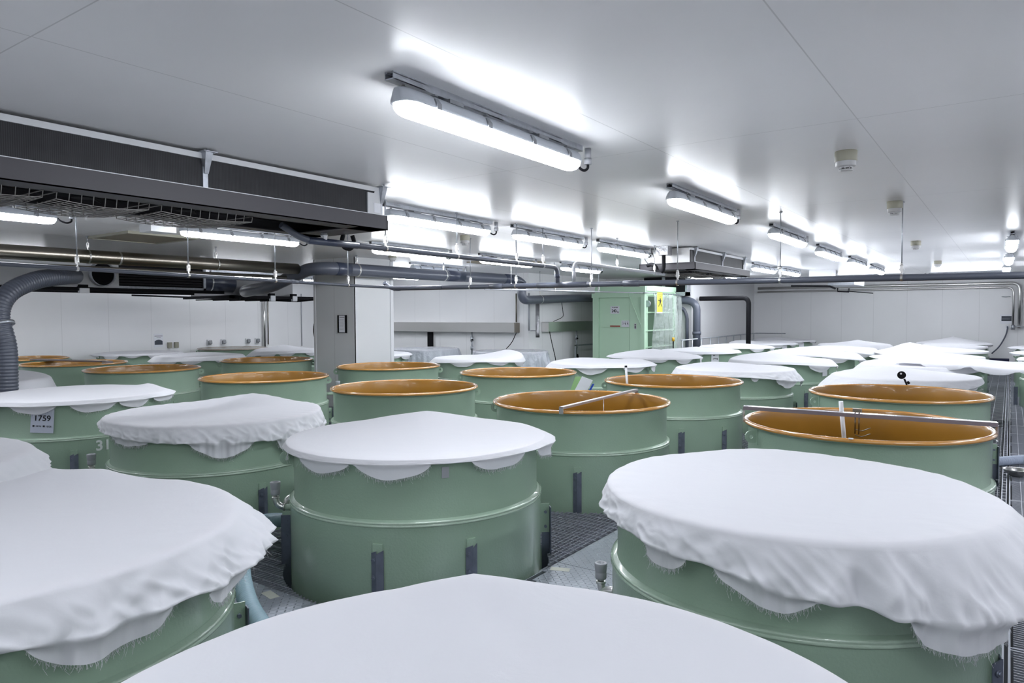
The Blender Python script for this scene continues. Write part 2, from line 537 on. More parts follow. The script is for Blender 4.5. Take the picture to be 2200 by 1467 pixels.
# channel next to the aisle
gr.box((-0.045, 1.0, -0.05), (-0.035, 29.0, 0.004)); gr.box((-0.005, 1.0, -0.05), (0.005, 29.0, 0.004))
yy = 1.0
while yy < 29.0:
    gr.box((-0.035, yy, -0.03), (-0.005, yy+0.02, 0)); yy += 0.16
grid(gr, 0.7, 4.9, 1.0, 14.2, 0.2, 0.2); grid(gr, 0.7, 4.9, 14.2, 29.0, 0.2, 0.2)
struct('floor', gr, M['grate'])
# steel joists below the grating
js = MB()
for xx in (-2.96, -5.35, -8.2, -11.5, -14.8, -17.7):
    js.box((xx-.03, -.5, -.16), (xx+.03, 17.0 if xx < -9 else 29, -.045))
struct('trim_1', js, M['galv'])

# chequer plates
def plate(x0, y0, x1, y1, label):
    mb = MB()
    # plate with cut-outs is approximated by strips that stop at each tank hole
    n = max(1, int((x1-x0)/0.04)) ; dx = (x1-x0)/n
    for i in range(n):
        t = x0+(i+.5)*dx
        for a, c in cut(y0, y1, blocks('Y', t, [])):
            mb.box((t-dx/2, a, -0.006), (t+dx/2, c, 0.002))
    mb.box((x0, y0, -0.05), (x0+.006, y1, 0.002)); mb.box((x1-.006, y0, -0.05), (x1, y1, 0.002))
    return tag(mb.build('chequer_plate', M['plate']), label, 'floor plate')
plate(-2.90, 4.73, -2.14, 5.95, 'far chequer plate of the walkway between the two front tanks, by the open grating')
plate(-2.90, 3.12, -2.14, 4.722, 'chequer plate with tape on its left edge beside the pipe elbow')
plate(-4.75, 2.30, -2.91, 3.10, 'chequer plate at the foot of the middle tank beside the pale blue hose')
def tape(x, y, rz, label):
    mb = MB().box((-.075, -.035, .0025), (.075, .035, .0035))
    tag(mb.build('tape_strip', M['tape'], loc=(x, y, 0), rz=rz), label, 'tape')
tape(-2.80, 4.60, 0.35, 'short strip of cream tape on the chequer plate right of the middle tank')
tape(-4.22, 3.02, -0.2, 'worn piece of cream tape on the chequer plate left of the middle tank')

# ------------------------------------------------------------------ tank
def tank_parts(opened):
    seg = 128
    parts = []
    b = MB()
    b.lathe([(0.985, -1.69), (0.985, 0.535), (0.987, 0.545)], seg); b.lathe([(0.987, 0.575), (0.972, 0.583), (0.958, 0.588)], seg); b.lathe([(0.957, 0.586), (0.955, 0.60), (0.955, 0.955), (0.962, 0.966)], seg)
    parts.append(('shell', b, M['green']))
    w_ = MB()
    w_.lathe([(0.986, 0.541), (0.993, 0.545), (0.996, 0.552), (0.991, 0.559), (0.990, 0.563), (0.994, 0.569), (0.992, 0.576), (0.984, 0.580)], seg)
    parts.append(('weld_band', w_, M['greengloss']))
    l = MB()
    pr = [(0.976+0.024*math.cos(t), 0.982+0.020*math.sin(t)) for t in [(-0.62+1.62*i/14)*PI for i in range(15)]]
    l.lathe(pr, seg)
    parts.append(('rim', l, M['rim']))
    u = MB()
    pr = [(0.976+0.0225*math.cos(t), 0.980+0.021*math.sin(t)) for t in [(-0.9+0.75*i/6)*PI for i in range(7)]]
    u.lathe(pr, seg)
    parts.append(('rim_underside', u, M['green']))
    if opened:
        i_ = MB()
        i_.lathe([(0.955, 0.985), (0.945, 0.955), (0.943, 0.6), (0.965, 0.56), (0.967, -1.6)], seg)
        i_.disc((0, 0, -1.6), 0.967, 64)
        parts.append(('lining', i_, M['orange']))
    return parts
def lug_mb():
    b = MB()
    # rounded plate with a hole, standing radially; built in the xz plane, x outwards
    n = 20; outer = []; inner = []
    for k in range(n):
        t = 2*PI*k/n
        inner.append((0.035+0.013*math.cos(t), 0.013*math.sin(t)))
        cx, sz = math.cos(t), math.sin(t)
        if cx > 0: o_ = (0.035+0.04*cx, 0.04*sz)
        else: o_ = (0.035+0.037*cx/max(abs(cx), abs(sz)), 0.04*sz/max(abs(cx), abs(sz)))
        outer.append(o_)
    base = len(b.v)
    for yv in (-.006, .006):
        b.v += [(p[0], yv, p[1]) for p in outer]; b.v += [(p[0], yv, p[1]) for p in inner]
    for k in range(n):
        k2 = (k+1) % n
        b.f += [(base+k, base+k2, base+n+k2, base+n+k), (base+2*n+k2, base+2*n+k, base+3*n+k, base+3*n+k2),
                (base+k2, base+k, base+2*n+k, base+2*n+k2), (base+n+k, base+n+k2, base+3*n+k2, base+3*n+k)]
        b.sm += [False]*4
    b.v = [(p[0]*1.35, p[1]*1.2, p[2]*1.35) for p in b.v]
    b.box((-0.004, -0.036, -0.07), (0.004, 0.036, 0.07))
    return b
def bracket_mb():
    b = MB()
    b.box((-.003, -.030, -0.10), (.010, .030, 0.165))      # pad on the shell
    b.box((.010, .012, -0.10), (.085, .020, 0.14))         # fin
    return b
def bracket_flat_mb():
    b = MB()
    b.box((-.003, -.034, -0.10), (.012, .034, 0.165))
    return b
def post_mb():
    b = MB()
    b.box((.022, .021, -1.0), (.092, .028, 0.115)); b.box((.088, -.03, -1.0), (.095, .028, 0.115))
    for z in (-.05, .07):
        b.tube([(.052, -.002, z), (.052, .040, z)], .012, 8)
    return b
def small_post_mb():
    b = MB()
    for (y0, x0, y1, x1) in ((-.042, .014, 0, .040), (0, .040, .042, .014)):
        b.loft([[(x0, y0, -1.0), (x1, y1, -1.0), (x1-.006, y1, -1.0), (x0-.006, y0, -1.0)],
                [(x0, y0, .105), (x1, y1, .125), (x1-.006, y1, .125), (x0-.006, y0, .105)]], smooth=False)
    for z in (-.06, .06):
        b.tube([(.02, -.020, z), (.040, -.024, z)], .011, 8); b.tube([(.02, -.020, z), (.033, -.022, z)], .018, 6)
    return b
def pipe_stub():
    b = MB()
    b.tube([(-0.02, 0, 0), (0.10, 0, 0)], .026, 14)
    return b
def pipe_elbow():
    b = MB()
    b.tube(arc((0.09, 0, 0), (0.17, 0, 0), (0.17, 0, 0.08)), .026, 14)
    b.tube([(0.09, 0, 0), (0.105, 0, 0)], .031, 14); b.tube([(0.17, 0, 0.07), (0.17, 0, 0.085)], .031, 14)
    b.tube([(0.17, 0, 0.085), (0.17, 0, 0.11)], .022, 14)
    return b
def pipe_cap():
    b = MB()
    b.lathe([(0.0, 0.10), (.034, 0.10), (.037, 0.11), (.037, .142), (.0355, .145), (.037, .148), (.042, .20), (.040, .204), (.022, .204), (.020, .19), (.0, .19)], 24, c=(.17, 0, 0))
    return b
def ball_elbow():
    b = MB()
    b.tube(arc((0.0, 0, 0), (0.10, 0, 0), (0.10, 0, -0.07)), .030, 14)
    b.tube([(0.0, 0, 0), (0.02, 0, 0)], .036, 14); b.tube([(0.10, 0, -0.065), (0.10, 0, -0.085)], .036, 14)
    return b
_tp = {}
def proto_mesh(key, mb, m):
    if key not in _tp:
        o = mb().build(key, m)
        _tp[key] = o.data
        bpy.data.objects.remove(o)
    return _tp[key]
def put(name, key, mb, m, parent, loc, rz):
    o = bpy.data.objects.new(name, proto_mesh(key, mb, m))
    COL.objects.link(o); o.parent = parent; o.location = loc; o.rotation_euler = (0, 0, rz)
    return o

TL = {
 'BT': 'green tank hidden under the white cloth at the bottom edge, nearest the viewer',
 'LB': 'green tank at the bottom left corner under a deeply draped white cloth',
 'LL': 'green tank at the left edge, mostly hidden by the white cloth bulging over it',
 'M': 'large green tank at the lower right under a cloth that flares out',
 'G': 'green tank in the middle front, flat white cloth, two bolted posts facing the viewer',
 'N': 'green tank left of the middle one, cloth with a long pleated front drape',
 'O': 'green tank at the left bearing the 1759 placard and stencilled number 310',
 'P': 'green tank at the left edge behind the tall flexible hose, covered with cloth',
 'C': 'open orange-lined green tank at the right with a clear crossbar and white stick',
 'B': 'open orange-lined green tank with a slanting metal bar, right of the centre',
 'A': 'open orange-lined green tank directly behind the cloth-covered middle one',
 'G2': 'open orange-lined green tank in front of the pillar, left side',
 'H': 'open orange-lined green tank left of the pillar, in the row behind the 1759 tank',
 'J': 'open orange-lined green tank at the left with a brown bar across its rim',
 'K': 'open orange-lined green tank at the far left behind the flexible hose',
 'Dr': 'open orange-lined green tank at the right with a black round gadget on its rim',
 'F': 'open orange-lined green tank with a white stick tipped black, right of centre',
 'D': 'open orange-lined green tank in the centre, left of the folded coloured sheets',
 'E': 'small open orange-lined green tank just right of the pillar',
 'I': 'open orange-lined green tank just left of the pillar, back row',
 'I2': 'green tank under cloth left of the pillar, behind the open tanks',
 'I3': 'green tank under a flat cloth near the left wall poster',
 'R1': 'green tank under a cloth sloping down in front, behind the gadget tank, by the aisle',
 'R2': 'green tank with the cloth dented in front, right of the white stick',
 'R3': 'green tank under cloth behind the folded coloured sheets',
 'R4': 'green tank under a cloth raised to a point at its right side, centre back',
 'R5': 'green tank just right of the pillar, only its cloth edge and lug showing',
 'R6': 'green tank under a cloth with a pointed middle, left of the pillar at the back',
 'R7': 'green tank sealed with brownish film near the left wall sockets',
 'S1': 'green tank beside the aisle, left end under the cloth that bridges the aisle',
 'S2': 'green tank under cloth behind the dented one, a wide flat cover with low flaps',
 'S3': 'green tank under cloth right in front of the green lift',
 'S4': 'tank wrapped in milky plastic film before the right stainless trough',
 'S5': 'tank wrapped in milky plastic film before the left stainless trough',
 'T1': 'third covered tank from the gadget tank along the aisle',
 'T2': 'third covered tank in the column behind the white stick, towards the end wall',
 'T3': 'green tank with the 1884 label, right of the clear curtain',
 'U1': 'fourth covered tank from the gadget tank along the aisle, cloth rising to a peak',
 'U2': 'fourth covered tank in the column behind the white stick, towards the end wall',
 'U3': 'covered tank next behind the one labelled 1884',
 'V1': 'second tank from the end wall in the column along the aisle',
 'V2': 'last covered tank of its column, cloth bunched, near the end wall',
 'V3': 'covered tank before the last in the column beside the handrail',
 'W1': 'last covered tank of the aisle column, right against the end wall',
 'W3': 'last covered tank of the handrail column, in front of the black pipe',
 'X0': 'tank right of the aisle carrying the far end of the bridging cloth',
 'X1': 'green tank right of the aisle, its bolted post at the right edge',
 'X2': 'covered tank right of the aisle, second from the end wall on that side',
 'X3': 'covered tank right of the aisle, farthest on that side',
}
BR = {'G': [-93, -16, 21, 88], 'M': [-150, 150, 62], 'B': [-2, 120, -120], 'F': [7, 44, 150], 'N': [22, -70, 110], 'O': [-2, -60, 60], 'C': [110, 60, -80],
      'LB': [88, 150, 20], 'D': [100, 170], 'X1': [-88, 60]}
OUT = {'G': (-98, 0.42), 'M': (-100, 0.15), 'G2': (96, 0.66), 'N': (-99, 0.42), 'D': (150, .5), 'H': (93, .6)}
LUG = {'B': [-98], 'E': [-95, 95], 'A': [97], 'G2': [97], 'C': [-60], 'Dr': [-62, 120], 'F': [-96], 'D': [95, -97], 'M': [-103], 'H': [95], 'R5': [60], 'G': [-80, 100]}
tank_objs = {}
for key, x, y in TANKS:
    t = thing('fermentation_tank', TL[key], 'tank', (x, y, 0), rot_to_cam(x, y), 'round green tanks set in the grating floor')
    tank_objs[key] = t
    for nm, mb, m in ([] if False else tank_parts(key in OPEN)):
        if nm+str(key in OPEN) not in _tp:
            o = mb.build(nm, m); _tp[nm+str(key in OPEN)] = o.data; bpy.data.objects.remove(o)
        o = bpy.data.objects.new(nm, _tp[nm+str(key in OPEN)]); COL.objects.link(o); o.parent = t
    def pol(a, r, z): return (r*math.sin(R(a)), -r*math.cos(R(a)), z)
    near = key in BR or key in LUG
    far = y > 17
    for a in BR.get(key, [-25, 30, 100] if not far else []):
        kind = 'post' if abs(a) > 70 else 'post_flat'
        put('bracket', 'bracket_'+kind, bracket_mb if kind == 'post' else bracket_flat_mb, M['green'], t, pol(a, 0.985, 0.27), R(a-90))
        put('post', kind, post_mb if kind == 'post' else small_post_mb, M['post'], t, pol(a, 0.985, 0.27), R(a-90))
    for a in LUG.get(key, [-97, 97] if not far else [-97]):
        put('lifting_lug', 'lug', lug_mb, M['green'], t, pol(a, 0.957, 0.885), R(a-90))
    if key in OUT:
        a, z = OUT[key]
        put('outlet_stub', 'stub', pipe_stub, M['greengloss'], t, pol(a, 0.985, z), R(a-90))
        put('outlet_elbow', 'elbow', pipe_elbow, M['steel'], t, pol(a, 0.985, z), R(a-90))
        put('outlet_cap', 'cap', pipe_cap, M['pvclight'], t, pol(a, 0.985, z), R(a-90))
        if key in ('G', 'M'):
            put('drain_elbow', 'ball', ball_elbow, M['steel'], t, pol(a-4 if key == 'G' else a+9, 0.99, z+0.07 if key == 'G' else z+0.10), R(a-90))
# green bump printed number
o_t = tank_objs['O']
for i, ch in enumerate('310'):
    a = 12.8 + i*4.9
    text('stencilled_number', ch, 0.165, M['paintwhite'], o_t, face_mtx((0.9905*math.sin(R(a)), -0.9905*math.cos(R(a)), 0.455), (math.sin(R(a)), -math.cos(R(a)), 0)), bold=0.004)

# placards hung on tanks
def placard(key, a, z, w_, h_, roll, lines, label, m='paper', r=0.962):
    x, y = POS[key]
    rz = rot_to_cam(x, y)
    n = Vector((math.sin(R(a)), -math.cos(R(a)), 0))
    n.rotate(Matrix.Rotation(rz, 3, 'Z'))
    p = Vector((x, y, z)) + n*r
    t = thing('placard', label, 'sign')
    t.matrix_world = face_mtx(p, n, roll)
    MB().box((-w_/2, -h_/2, 0), (w_/2, h_/2, 0.006)).build('placard_sheet', M[m], t)
    for s, size, dx, dy, bd in lines:
        text('lettering', s, size, M['ink'], t, Matrix.Translation((dx, dy, 0.0068)), bold=bd)
    return t
placard('O', -20, 0.80, 0.235, 0.30, -0.07, [('量23%', 0.042, -0.055, 0.10, 0.001), ('1759', 0.088, 0, 0.015, 0.002), ('■ 10/16  ■ 10/26', 0.026, 0, -0.075, 0.0005)],
        'pale placard reading 1759 hung on the tank at the left')
placard('T3', 23, 0.815, 0.20, 0.26, 0, [('1884', 0.07, 0, 0, 0.002), ('■■', 0.03, -0.03, 0.09, 0), ('10/16 10/26', 0.02, 0, -0.09, 0)],
        'white placard reading 1884 on the tank right of the clear curtain', 'paperwhite')
placard('M', -104, 0.72, 0.22, 0.30, 0, [('1', 0.12, 0, 0.03, 0.003), ('■', 0.04, 0, -0.09, 0)],
        'blue-grey placard seen edge-on at the left side of the lower right tank')
placard('V3', 42, 0.86, 0.2, 0.2, 0, [], 'small white paper on the tank before the last, handrail column', 'paperwhite')
placard('W3', 36, 0.88, 0.2, 0.24, 0, [], 'small white paper on the farthest tank of the handrail column', 'paperwhite')
placard('S2', 62, 0.82, 0.2, 0.24, 0, [], 'small white paper under the cloth edge of the tank behind the dented cloth', 'paperwhite')

# ------------------------------------------------------------------ cloth covers
def ctrl(pts):
    """periodic cosine interpolation of (angle deg, value)"""
    pts = sorted(pts)
    def f(a):
        a = (a+180) % 360 - 180
        P = [(pts[-1][0]-360, pts[-1][1])] + pts + [(pts[0][0]+360, pts[0][1])]
        for i in range(len(P)-1):
            if P[i][0] <= a <= P[i+1][0]:
                d = P[i+1][0]-P[i][0]
                t = 0 if d == 0 else (a-P[i][0])/d
                t = (1-math.cos(PI*t))/2
                return P[i][1]*(1-t)+P[i+1][1]*t
        return P[0][1]
    return f
def make_cloth(key, label, F, D, S, tents=(), seed=0, n=96, m='cloth', group='white cotton covers on the tanks', name='cloth_cover', wr=1.0, folds=(), fringe=False, ridges=()):
    x, y = POS[key]
    rnd = random.Random(seed)
    ph = [(rnd.uniform(0, 2*PI), rnd.choice([5, 7, 9, 13, 17, 23, 31, 41]), rnd.uniform(.4, 1)) for _ in range(7)]
    def wv(a): return sum(q*math.sin(k*R(a)+p) for p, k, q in ph)/3.0
    Ff, Df = ctrl(F), ctrl(D)
    def Sf(a):
        v = 0.0
        for c, hw, d in S:
            da = ((a-c+180) % 360)-180
            if abs(da) < hw: v = max(v, d*(1-(abs(da)/hw)**2.2)**0.7*(1+0.06*math.sin(da*0.35+c)))
        return v
    b = MB()
    rings = []
    def top_z(px, py):
        z = 0.0
        for ax, ay, h, wdt in tents:
            d = math.hypot(px-ax, py-ay)
            if d < wdt: z += h*(1-d/wdt)**1.25
        for x0, y0, x1, y1, h, wd in ridges:
            dx, dy = x1-x0, y1-y0; t = max(0, min(1, ((px-x0)*dx+(py-y0)*dy)/(dx*dx+dy*dy)))
            z += h*math.sin(PI*min(1, t+.25))*math.exp(-((px-x0-t*dx)**2+(py-y0-t*dy)**2)/wd**2)
        return z
    angs = [360.0*j/n-180 for j in range(n)]
    fine = n > 150
    rr = [0.04, 0.12, 0.25, 0.38, 0.5, 0.6, 0.68, 0.76, 0.83, 0.885, 0.93, 0.96, 0.985, 1.0] if fine else [0.05, 0.3, 0.55, 0.75, 0.88, 0.95, 1.0]
    def P(a, r, z): return (r*math.sin(R(a)), -r*math.cos(R(a)), z)
    for r in rr:
        ring = []
        for a in angs:
            px, py = r*math.sin(R(a)), -r*math.cos(R(a))
            z = 1.010 - 0.018*(1-r**3) + top_z(px, py) + 0.003*wv(a)*r**6*wr
            if r > 0.97: z -= 0.006*((r-0.97)/0.03)
            ring.append((px, py, z))
        rings.append(ring)
    last = [p[2] for p in rings[-1]]
    ns = 20 if fine else 6
    o1 = Vector((seed*3.1, seed*1.7, 0))
    for k in range(1, ns+1):
        s = k/ns
        ring = []
        for j, a in enumerate(angs):
            Fv, Dv = Ff(a), max(Df(a), 0.022)
            q = min(1, Dv/0.14)
            amp = wr*(0.012 if m == 'cloth' else 0.03)*q*s**1.2
            fold = 0
            for fa, fw, fd in folds:
                da = ((a-fa+180) % 360)-180
                fold += fd*math.exp(-(da/fw)**2)*s
            sx, sy = math.sin(R(a)), -math.cos(R(a))
            cr = 0
            if fine and m == 'cloth':
                # slanting tension folds, then crumples gathered towards the hem
                v1 = mnoise.noise(Vector((sx*5+s*1.1, sy*5, 0))+o1)
                v2 = mnoise.noise(Vector((sx*11-s*1.6, sy*11, s*1.5))+o1)
                v3 = mnoise.noise(Vector((sx*26, sy*26, s*4))+o1)
                cr = wr*min(1, Dv/0.2)**1.3*(0.050*s*(0.35-abs(v1)) + 0.036*s*(0.3-abs(v2)) + 0.020*s**3*v3)
            r = 1.009 + Fv*(0.8*s+0.2*s**0.5) + amp*wv(a) + fold + cr
            e = min(1.0, s*Dv/0.03)
            z0 = last[j] + (0.985-last[j])*min(1, e)*0.35
            z = z0 - Dv*s*(0.92+0.08*s) + 0.3*amp*wv(a+40) + 0.4*cr
            r = max(r, 1.006)
            ring.append(P(a, r, z))
        rings.append(ring)
    base = rings[-1]
    nf = 5 if fine else 2
    for k in range(1, nf+1):
        s = k/nf
        ring = []
        for j, a in enumerate(angs):
            Fv = Ff(a); Sv = max(Sf(a), 0.004)
            bx, by, bz = base[j]
            rb = math.hypot(bx, by)
            lim = 0.978 if bz < 0.96 else 1.004
            r = rb - (0.035*math.sin(min(1.0, s*1.6)*PI/2) if Sv > 0.01 else 0.01*s)*1.0 + 0.006*wv(a*1.7+20)*s
            r = max(r, lim)
            ring.append(P(a, r, bz - Sv*s))
        rings.append(ring)
    b.loft(rings, cap=False)
    b.v.append((0, 0, 1.010-0.018+top_z(0, 0))); c0 = len(b.v)-1
    for j in range(n): b.f.append((j, c0, (j+1) % n)); b.sm.append(True)
    o = b.build(name, M[m], loc=(x, y, 0), rz=rot_to_cam(x, y))
    tag(o, label, 'cloth' if m == 'cloth' else 'plastic film', group)
    # orientation of normals
    if fringe:
        fr = MB()
        edge = rings[-1]
        for j, a in enumerate(angs):
            if Sf(a) < 0.012: continue
            for q in range(3):
                t = rnd.random(); p0 = Vector(edge[j]).lerp(Vector(edge[(j+1) % n]), t)
                L = rnd.uniform(.008, .03) if rnd.random() > .06 else rnd.uniform(.03, .06)
                d = Vector((rnd.uniform(-.5, .5), rnd.uniform(-.5, .5), -1)).normalized()
                p1 = p0 + d*L*.5; p2 = p1+(d+Vector((rnd.uniform(-.6, .6), rnd.uniform(-.6, .6), 0))).normalized()*L*.5
                fr.tube([p0, p1, p2], .0007, 3, cap=False)
        f_ = fr.build('loose_threads', M['cloth'], o); f_['kind'] = 'stuff'
    return o

K = 'white cotton covers on the tanks'
make_cloth('BT', 'white cloth in the bottom foreground, nearest the viewer, raised to a point at its back',
  [(0, .02), (180, .0)], [(0, .12), (180, .06)], [(-120, 14, .06), (120, 14, .06)],
  tents=[(0.0, 1.0, 0.030, 0.28), (0.0, 1.0, .012, .9)], seed=1, n=480, wr=.4, ridges=[(0.0, 0.9, .35, .1, -.012, .07), (0.0, 0.9, -.2, .2, .006, .05)])
make_cloth('LB', 'large white cloth at the bottom left corner with a deep gathered skirt',
  [(-60, .06), (0, .07), (30, .10), (60, .14), (90, .20), (120, .15), (150, .06), (180, .02), (-140, .02)],
  [(-90, .12), (-30, .15), (0, .16), (30, .165), (60, .18), (90, .19), (120, .12), (160, .05), (180, .03), (-130, .05)],
  [(17, 14, .11), (46, 8, .09), (84, 10, .07), (-40, 12, .08)],
  tents=[(0.26, 0.94, 0.075, 0.36), (.50, .80, .05, .26)], seed=5, n=720, wr=1.2, folds=[(22, 4, -.03), (14, 3, .03), (48, 4, -.02), (40, 5, .02)], fringe=True)
make_cloth('LL', 'white cloth bulging in from the left edge above the grating tank row',
  [(0, .12), (60, .12), (100, .10), (180, .03), (-120, .05)], [(0, .2), (50, .18), (90, .10), (180, .05), (-90, .1)],
  [(58, 12, .07), (20, 10, .06)], tents=[(.5, .5, .03, .6)], seed=9, n=300, wr=1.0)
make_cloth('M', 'large white cloth at the lower right flaring outwards over a gathered hem',
  [(-100, .02), (-60, .04), (-20, .06), (10, .10), (40, .18), (70, .28), (100, .33), (125, .25), (150, .08), (180, .02), (-140, .01)],
  [(-110, .10), (-80, .12), (-50, .13), (-20, .15), (5, .22), (35, .29), (65, .33), (95, .35), (120, .30), (145, .12), (180, .04), (-140, .05)],
  [(-33, 8, .10), (-6, 12, .10), (36, 12, .14), (80, 12, .06), (-75, 7, .04)],
  tents=[(-.12, .9, .02, .5)], seed=3, n=800, wr=1.25, folds=[(21, 2.5, .04), (15, 3, -.03), (8, 4, .025), (30, 4, -.03), (50, 6, -.02), (70, 6, .02)], fringe=True)
make_cloth('G', 'flat white cloth with scalloped flaps on the tank in the middle front',
  [(0, .008), (40, .015), (62, .05), (80, .10), (98, .125), (115, .11), (135, .05), (160, .01), (180, .01), (-120, .01), (-90, .03), (-70, .02)],
  [(0, .026), (60, .028), (95, .045), (180, .03), (-95, .035)],
  [(-42, 15, .085), (-10, 15, .10), (36, 15, .085), (75, 16, .10), (102, 6, .07), (-80, 8, .07)],
  tents=[(0.08, .93, .06, .55), (-.1, .35, .012, .8)], seed=7, n=640, wr=.8, fringe=True, ridges=[(.05, .8, -.75, -.05, -.016, .10), (.0, .75, .15, -.3, .006, .08)])
make_cloth('N', 'white cloth with a long pleated drape, left of the middle front tank',
  [(0, .03), (60, .05), (95, .04), (180, .02), (-60, .03), (-100, .05)],
  [(-95, .05), (-60, .10), (-20, .14), (10, .16), (45, .20), (80, .18), (120, .07), (180, .03), (-140, .03)],
  [(-48, 14, .07), (2, 15, .13), (42, 13, .12), (85, 10, .10)],
  tents=[(.36, .86, .075, .6)], seed=11, n=640, wr=1.25, fringe=True, ridges=[(.3, .8, -.8, .25, -.022, .09), (.3, .75, .0, -.5, .008, .1)],
  folds=[(-15, 3, .03), (22, 2.5, .025), (32, 2.5, -.02), (38, 2, .02)])
make_cloth('O', 'flat white cloth with small flaps on the tank bearing the 1759 placard',
  [(0, .02), (50, .03), (80, .12), (100, .16), (130, .08), (180, .02), (-90, .05)],
  [(0, .04), (90, .05), (180, .03)],
  [(10, 14, .10), (38, 13, .09), (68, 14, .07), (95, 8, .06), (-25, 14, .09), (-60, 14, .08)],
  tents=[(.85, .45, .035, .25), (0, .6, .02, .8)], seed=13, n=300, wr=.8, fringe=True)
make_cloth('P', 'white cloth falling in a straight slope, partly behind the flexible hose',
  [(0, .25), (60, .2), (100, .12), (180, .03)], [(0, .5), (60, .5), (100, .35), (180, .06)], [],
  tents=[(.5, .55, .10, .7)], seed=15, n=160, wr=.5)
def far_cloth(key, label, left=0.04, right=0.05, front=0.04, dl=.03, dr=.04, df=.04, flaps=None, tents=((0, .7, .05, .8),), seed=0, wr=.8, n=120, **kw):
    rnd = random.Random(seed*7+3)
    if flaps is None:
        flaps = [(-70+i*33+rnd.uniform(-8, 8), rnd.uniform(11, 15), rnd.uniform(.05, .11)) for i in range(6)]
    return make_cloth(key, label, [(0, front), (90, right), (180, .02), (-90, left)], [(0, df), (90, dr), (180, .03), (-90, dl)], flaps, tents=list(tents), seed=seed, n=n, wr=wr, **kw)
far_cloth('I2', 'white cloth left of the pillar with a sagging front flap, behind the open tanks', left=.15, right=.1, df=.08, dr=.12, dl=.12, seed=21, front=.06)
far_cloth('I3', 'flat white cloth just below the poster on the left wall', left=.18, right=.06, seed=22, tents=())
far_cloth('R1', 'white cloth with a smooth slope at the front, behind the black round gadget',
  left=.22, right=.03, front=.14, dl=.22, dr=.06, df=.18, flaps=[(55, 12, .06)], seed=23, tents=[(-.25, .7, .09, .8)], wr=.7, n=180)
far_cloth('R2', 'white cloth with a notched front edge, right of the stick with the black tip',
  left=.10, right=.12, front=.05, dl=.16, dr=.2, df=.08, flaps=[(18, 4, .07), (52, 14, .12), (88, 8, .1)], seed=24, tents=[(-.3, .7, .06, .7)], wr=1.1, n=180)
far_cloth('R3', 'white cloth behind the folded green, white and blue sheets', left=.12, right=.1, dl=.10, seed=25, tents=[(-.4, .75, .04, .8), (.7, .5, .03, .5)],
  flaps=[(-10, 16, .13), (38, 15, .10), (75, 12, .13)], n=160)
far_cloth('R4', 'white cloth pulled up to a sharp point at the right, in the centre back', left=.12, right=.06, seed=26, tents=[(.66, .45, .16, .9)], dr=.10,
  flaps=[(-20, 15, .10), (25, 14, .07), (62, 12, .09)], dl=.1)
far_cloth('R5', 'white cloth edge peeping out just right of the pillar', right=.1, seed=27)
far_cloth('R6', 'white cloth with a peaked middle, left of the pillar near the back wall', left=.2, right=.05, seed=28, tents=[(-.2, .4, .16, .9)], dl=.15)
far_cloth('S2', 'wide flat white cloth above the tank behind the one with the notched cloth', left=.05, right=.12, dl=.1, dr=.12, seed=29, tents=[(-.25, .6, .13, .9)],
  flaps=[(-12, 16, .06), (45, 15, .12), (86, 8, .16)])
far_cloth('S3', 'white cloth in front of the green lift, peaked on its left half', left=.1, right=.12, seed=30, tents=[(-.05, .6, .14, 1.0)],
  flaps=[(5, 13, .07), (40, 12, .11), (80, 10, .12)])
far_cloth('T2', 'third white cloth behind the tank with the white stick, crumpled in front', left=.12, right=.2, dr=.16, seed=31, tents=[(-.3, .6, .10, .9)],
  flaps=[(28, 16, .12), (75, 14, .12)], wr=1.2)
far_cloth('T3', 'crumpled white cloth on the tank with the 1884 placard', left=.1, right=.06, df=.06, dr=.05, dl=.10, seed=32, tents=[(-.1, .6, .08, .5), (.5, .5, .08, .4)], flaps=[(-8, 12, .10)], wr=1.2)
far_cloth('U1', 'white cloth rising to a tall peak beside the aisle, before the two hindmost', left=.55, right=-.0, seed=33, tents=[(-.75, .2, .16, .7), (-.2, .3, .09, 1.2)], dl=.12, flaps=[])
far_cloth('U2', 'fourth white cloth behind the white stick, hanging low at its right end', left=.08, right=.2, dr=.22, seed=34, flaps=[(35, 14, .1), (70, 14, .16)])
far_cloth('U3', 'white cloth directly behind the crumpled one above the 1884 placard', left=.06, right=.12, seed=35, flaps=[(35, 13, .1), (70, 10, .09)])
far_cloth('V1', 'narrow white cloth second from the end wall in the aisle column', left=.2, right=.0, seed=36, dl=.1)
far_cloth('V2', 'bunched white cloth with creased right corner, close to the end wall', left=.05, right=.25, dr=.25, seed=37, tents=[(.1, .3, .14, .9)], wr=1.6)
far_cloth('V3', 'flat white cloth beside the handrail, last but one', left=.1, right=.1, seed=38, tents=[(-.6, .3, .08, .8)])
far_cloth('W1', 'white cloth with a pointed top against the end wall, aisle column', left=.05, right=.1, seed=39, tents=[(0, .3, .20, 1.0)])
far_cloth('W3', 'white cloth below the black pipe at the end wall', left=.1, right=.1, seed=40, tents=[(-.3, .2, .12, .9)])
far_cloth('T1', 'white cloth by the aisle whose right corner falls away in a slope', left=.25, right=.0, dr=.3, df=.12, seed=41, flaps=[])
far_cloth('S1', 'white cloth beside the aisle sloping down at its left end', left=.22, right=.03, front=.12, dl=.22, df=.14, seed=42, flaps=[], tents=[(-.3, .5, .08, .9)], n=160)
far_cloth('X1', 'white cloth on the tank right of the aisle behind the bridging cloth', seed=43)
far_cloth('X2', 'white cloth at the right edge, above the tank second from the end wall', left=.12, seed=44)
far_cloth('X3', 'white cloth at the right edge on the farthest tank of that side', left=.15, seed=45)
kf = dict(m='film', name='plastic_cover', group='plastic film covers', wr=1.6)
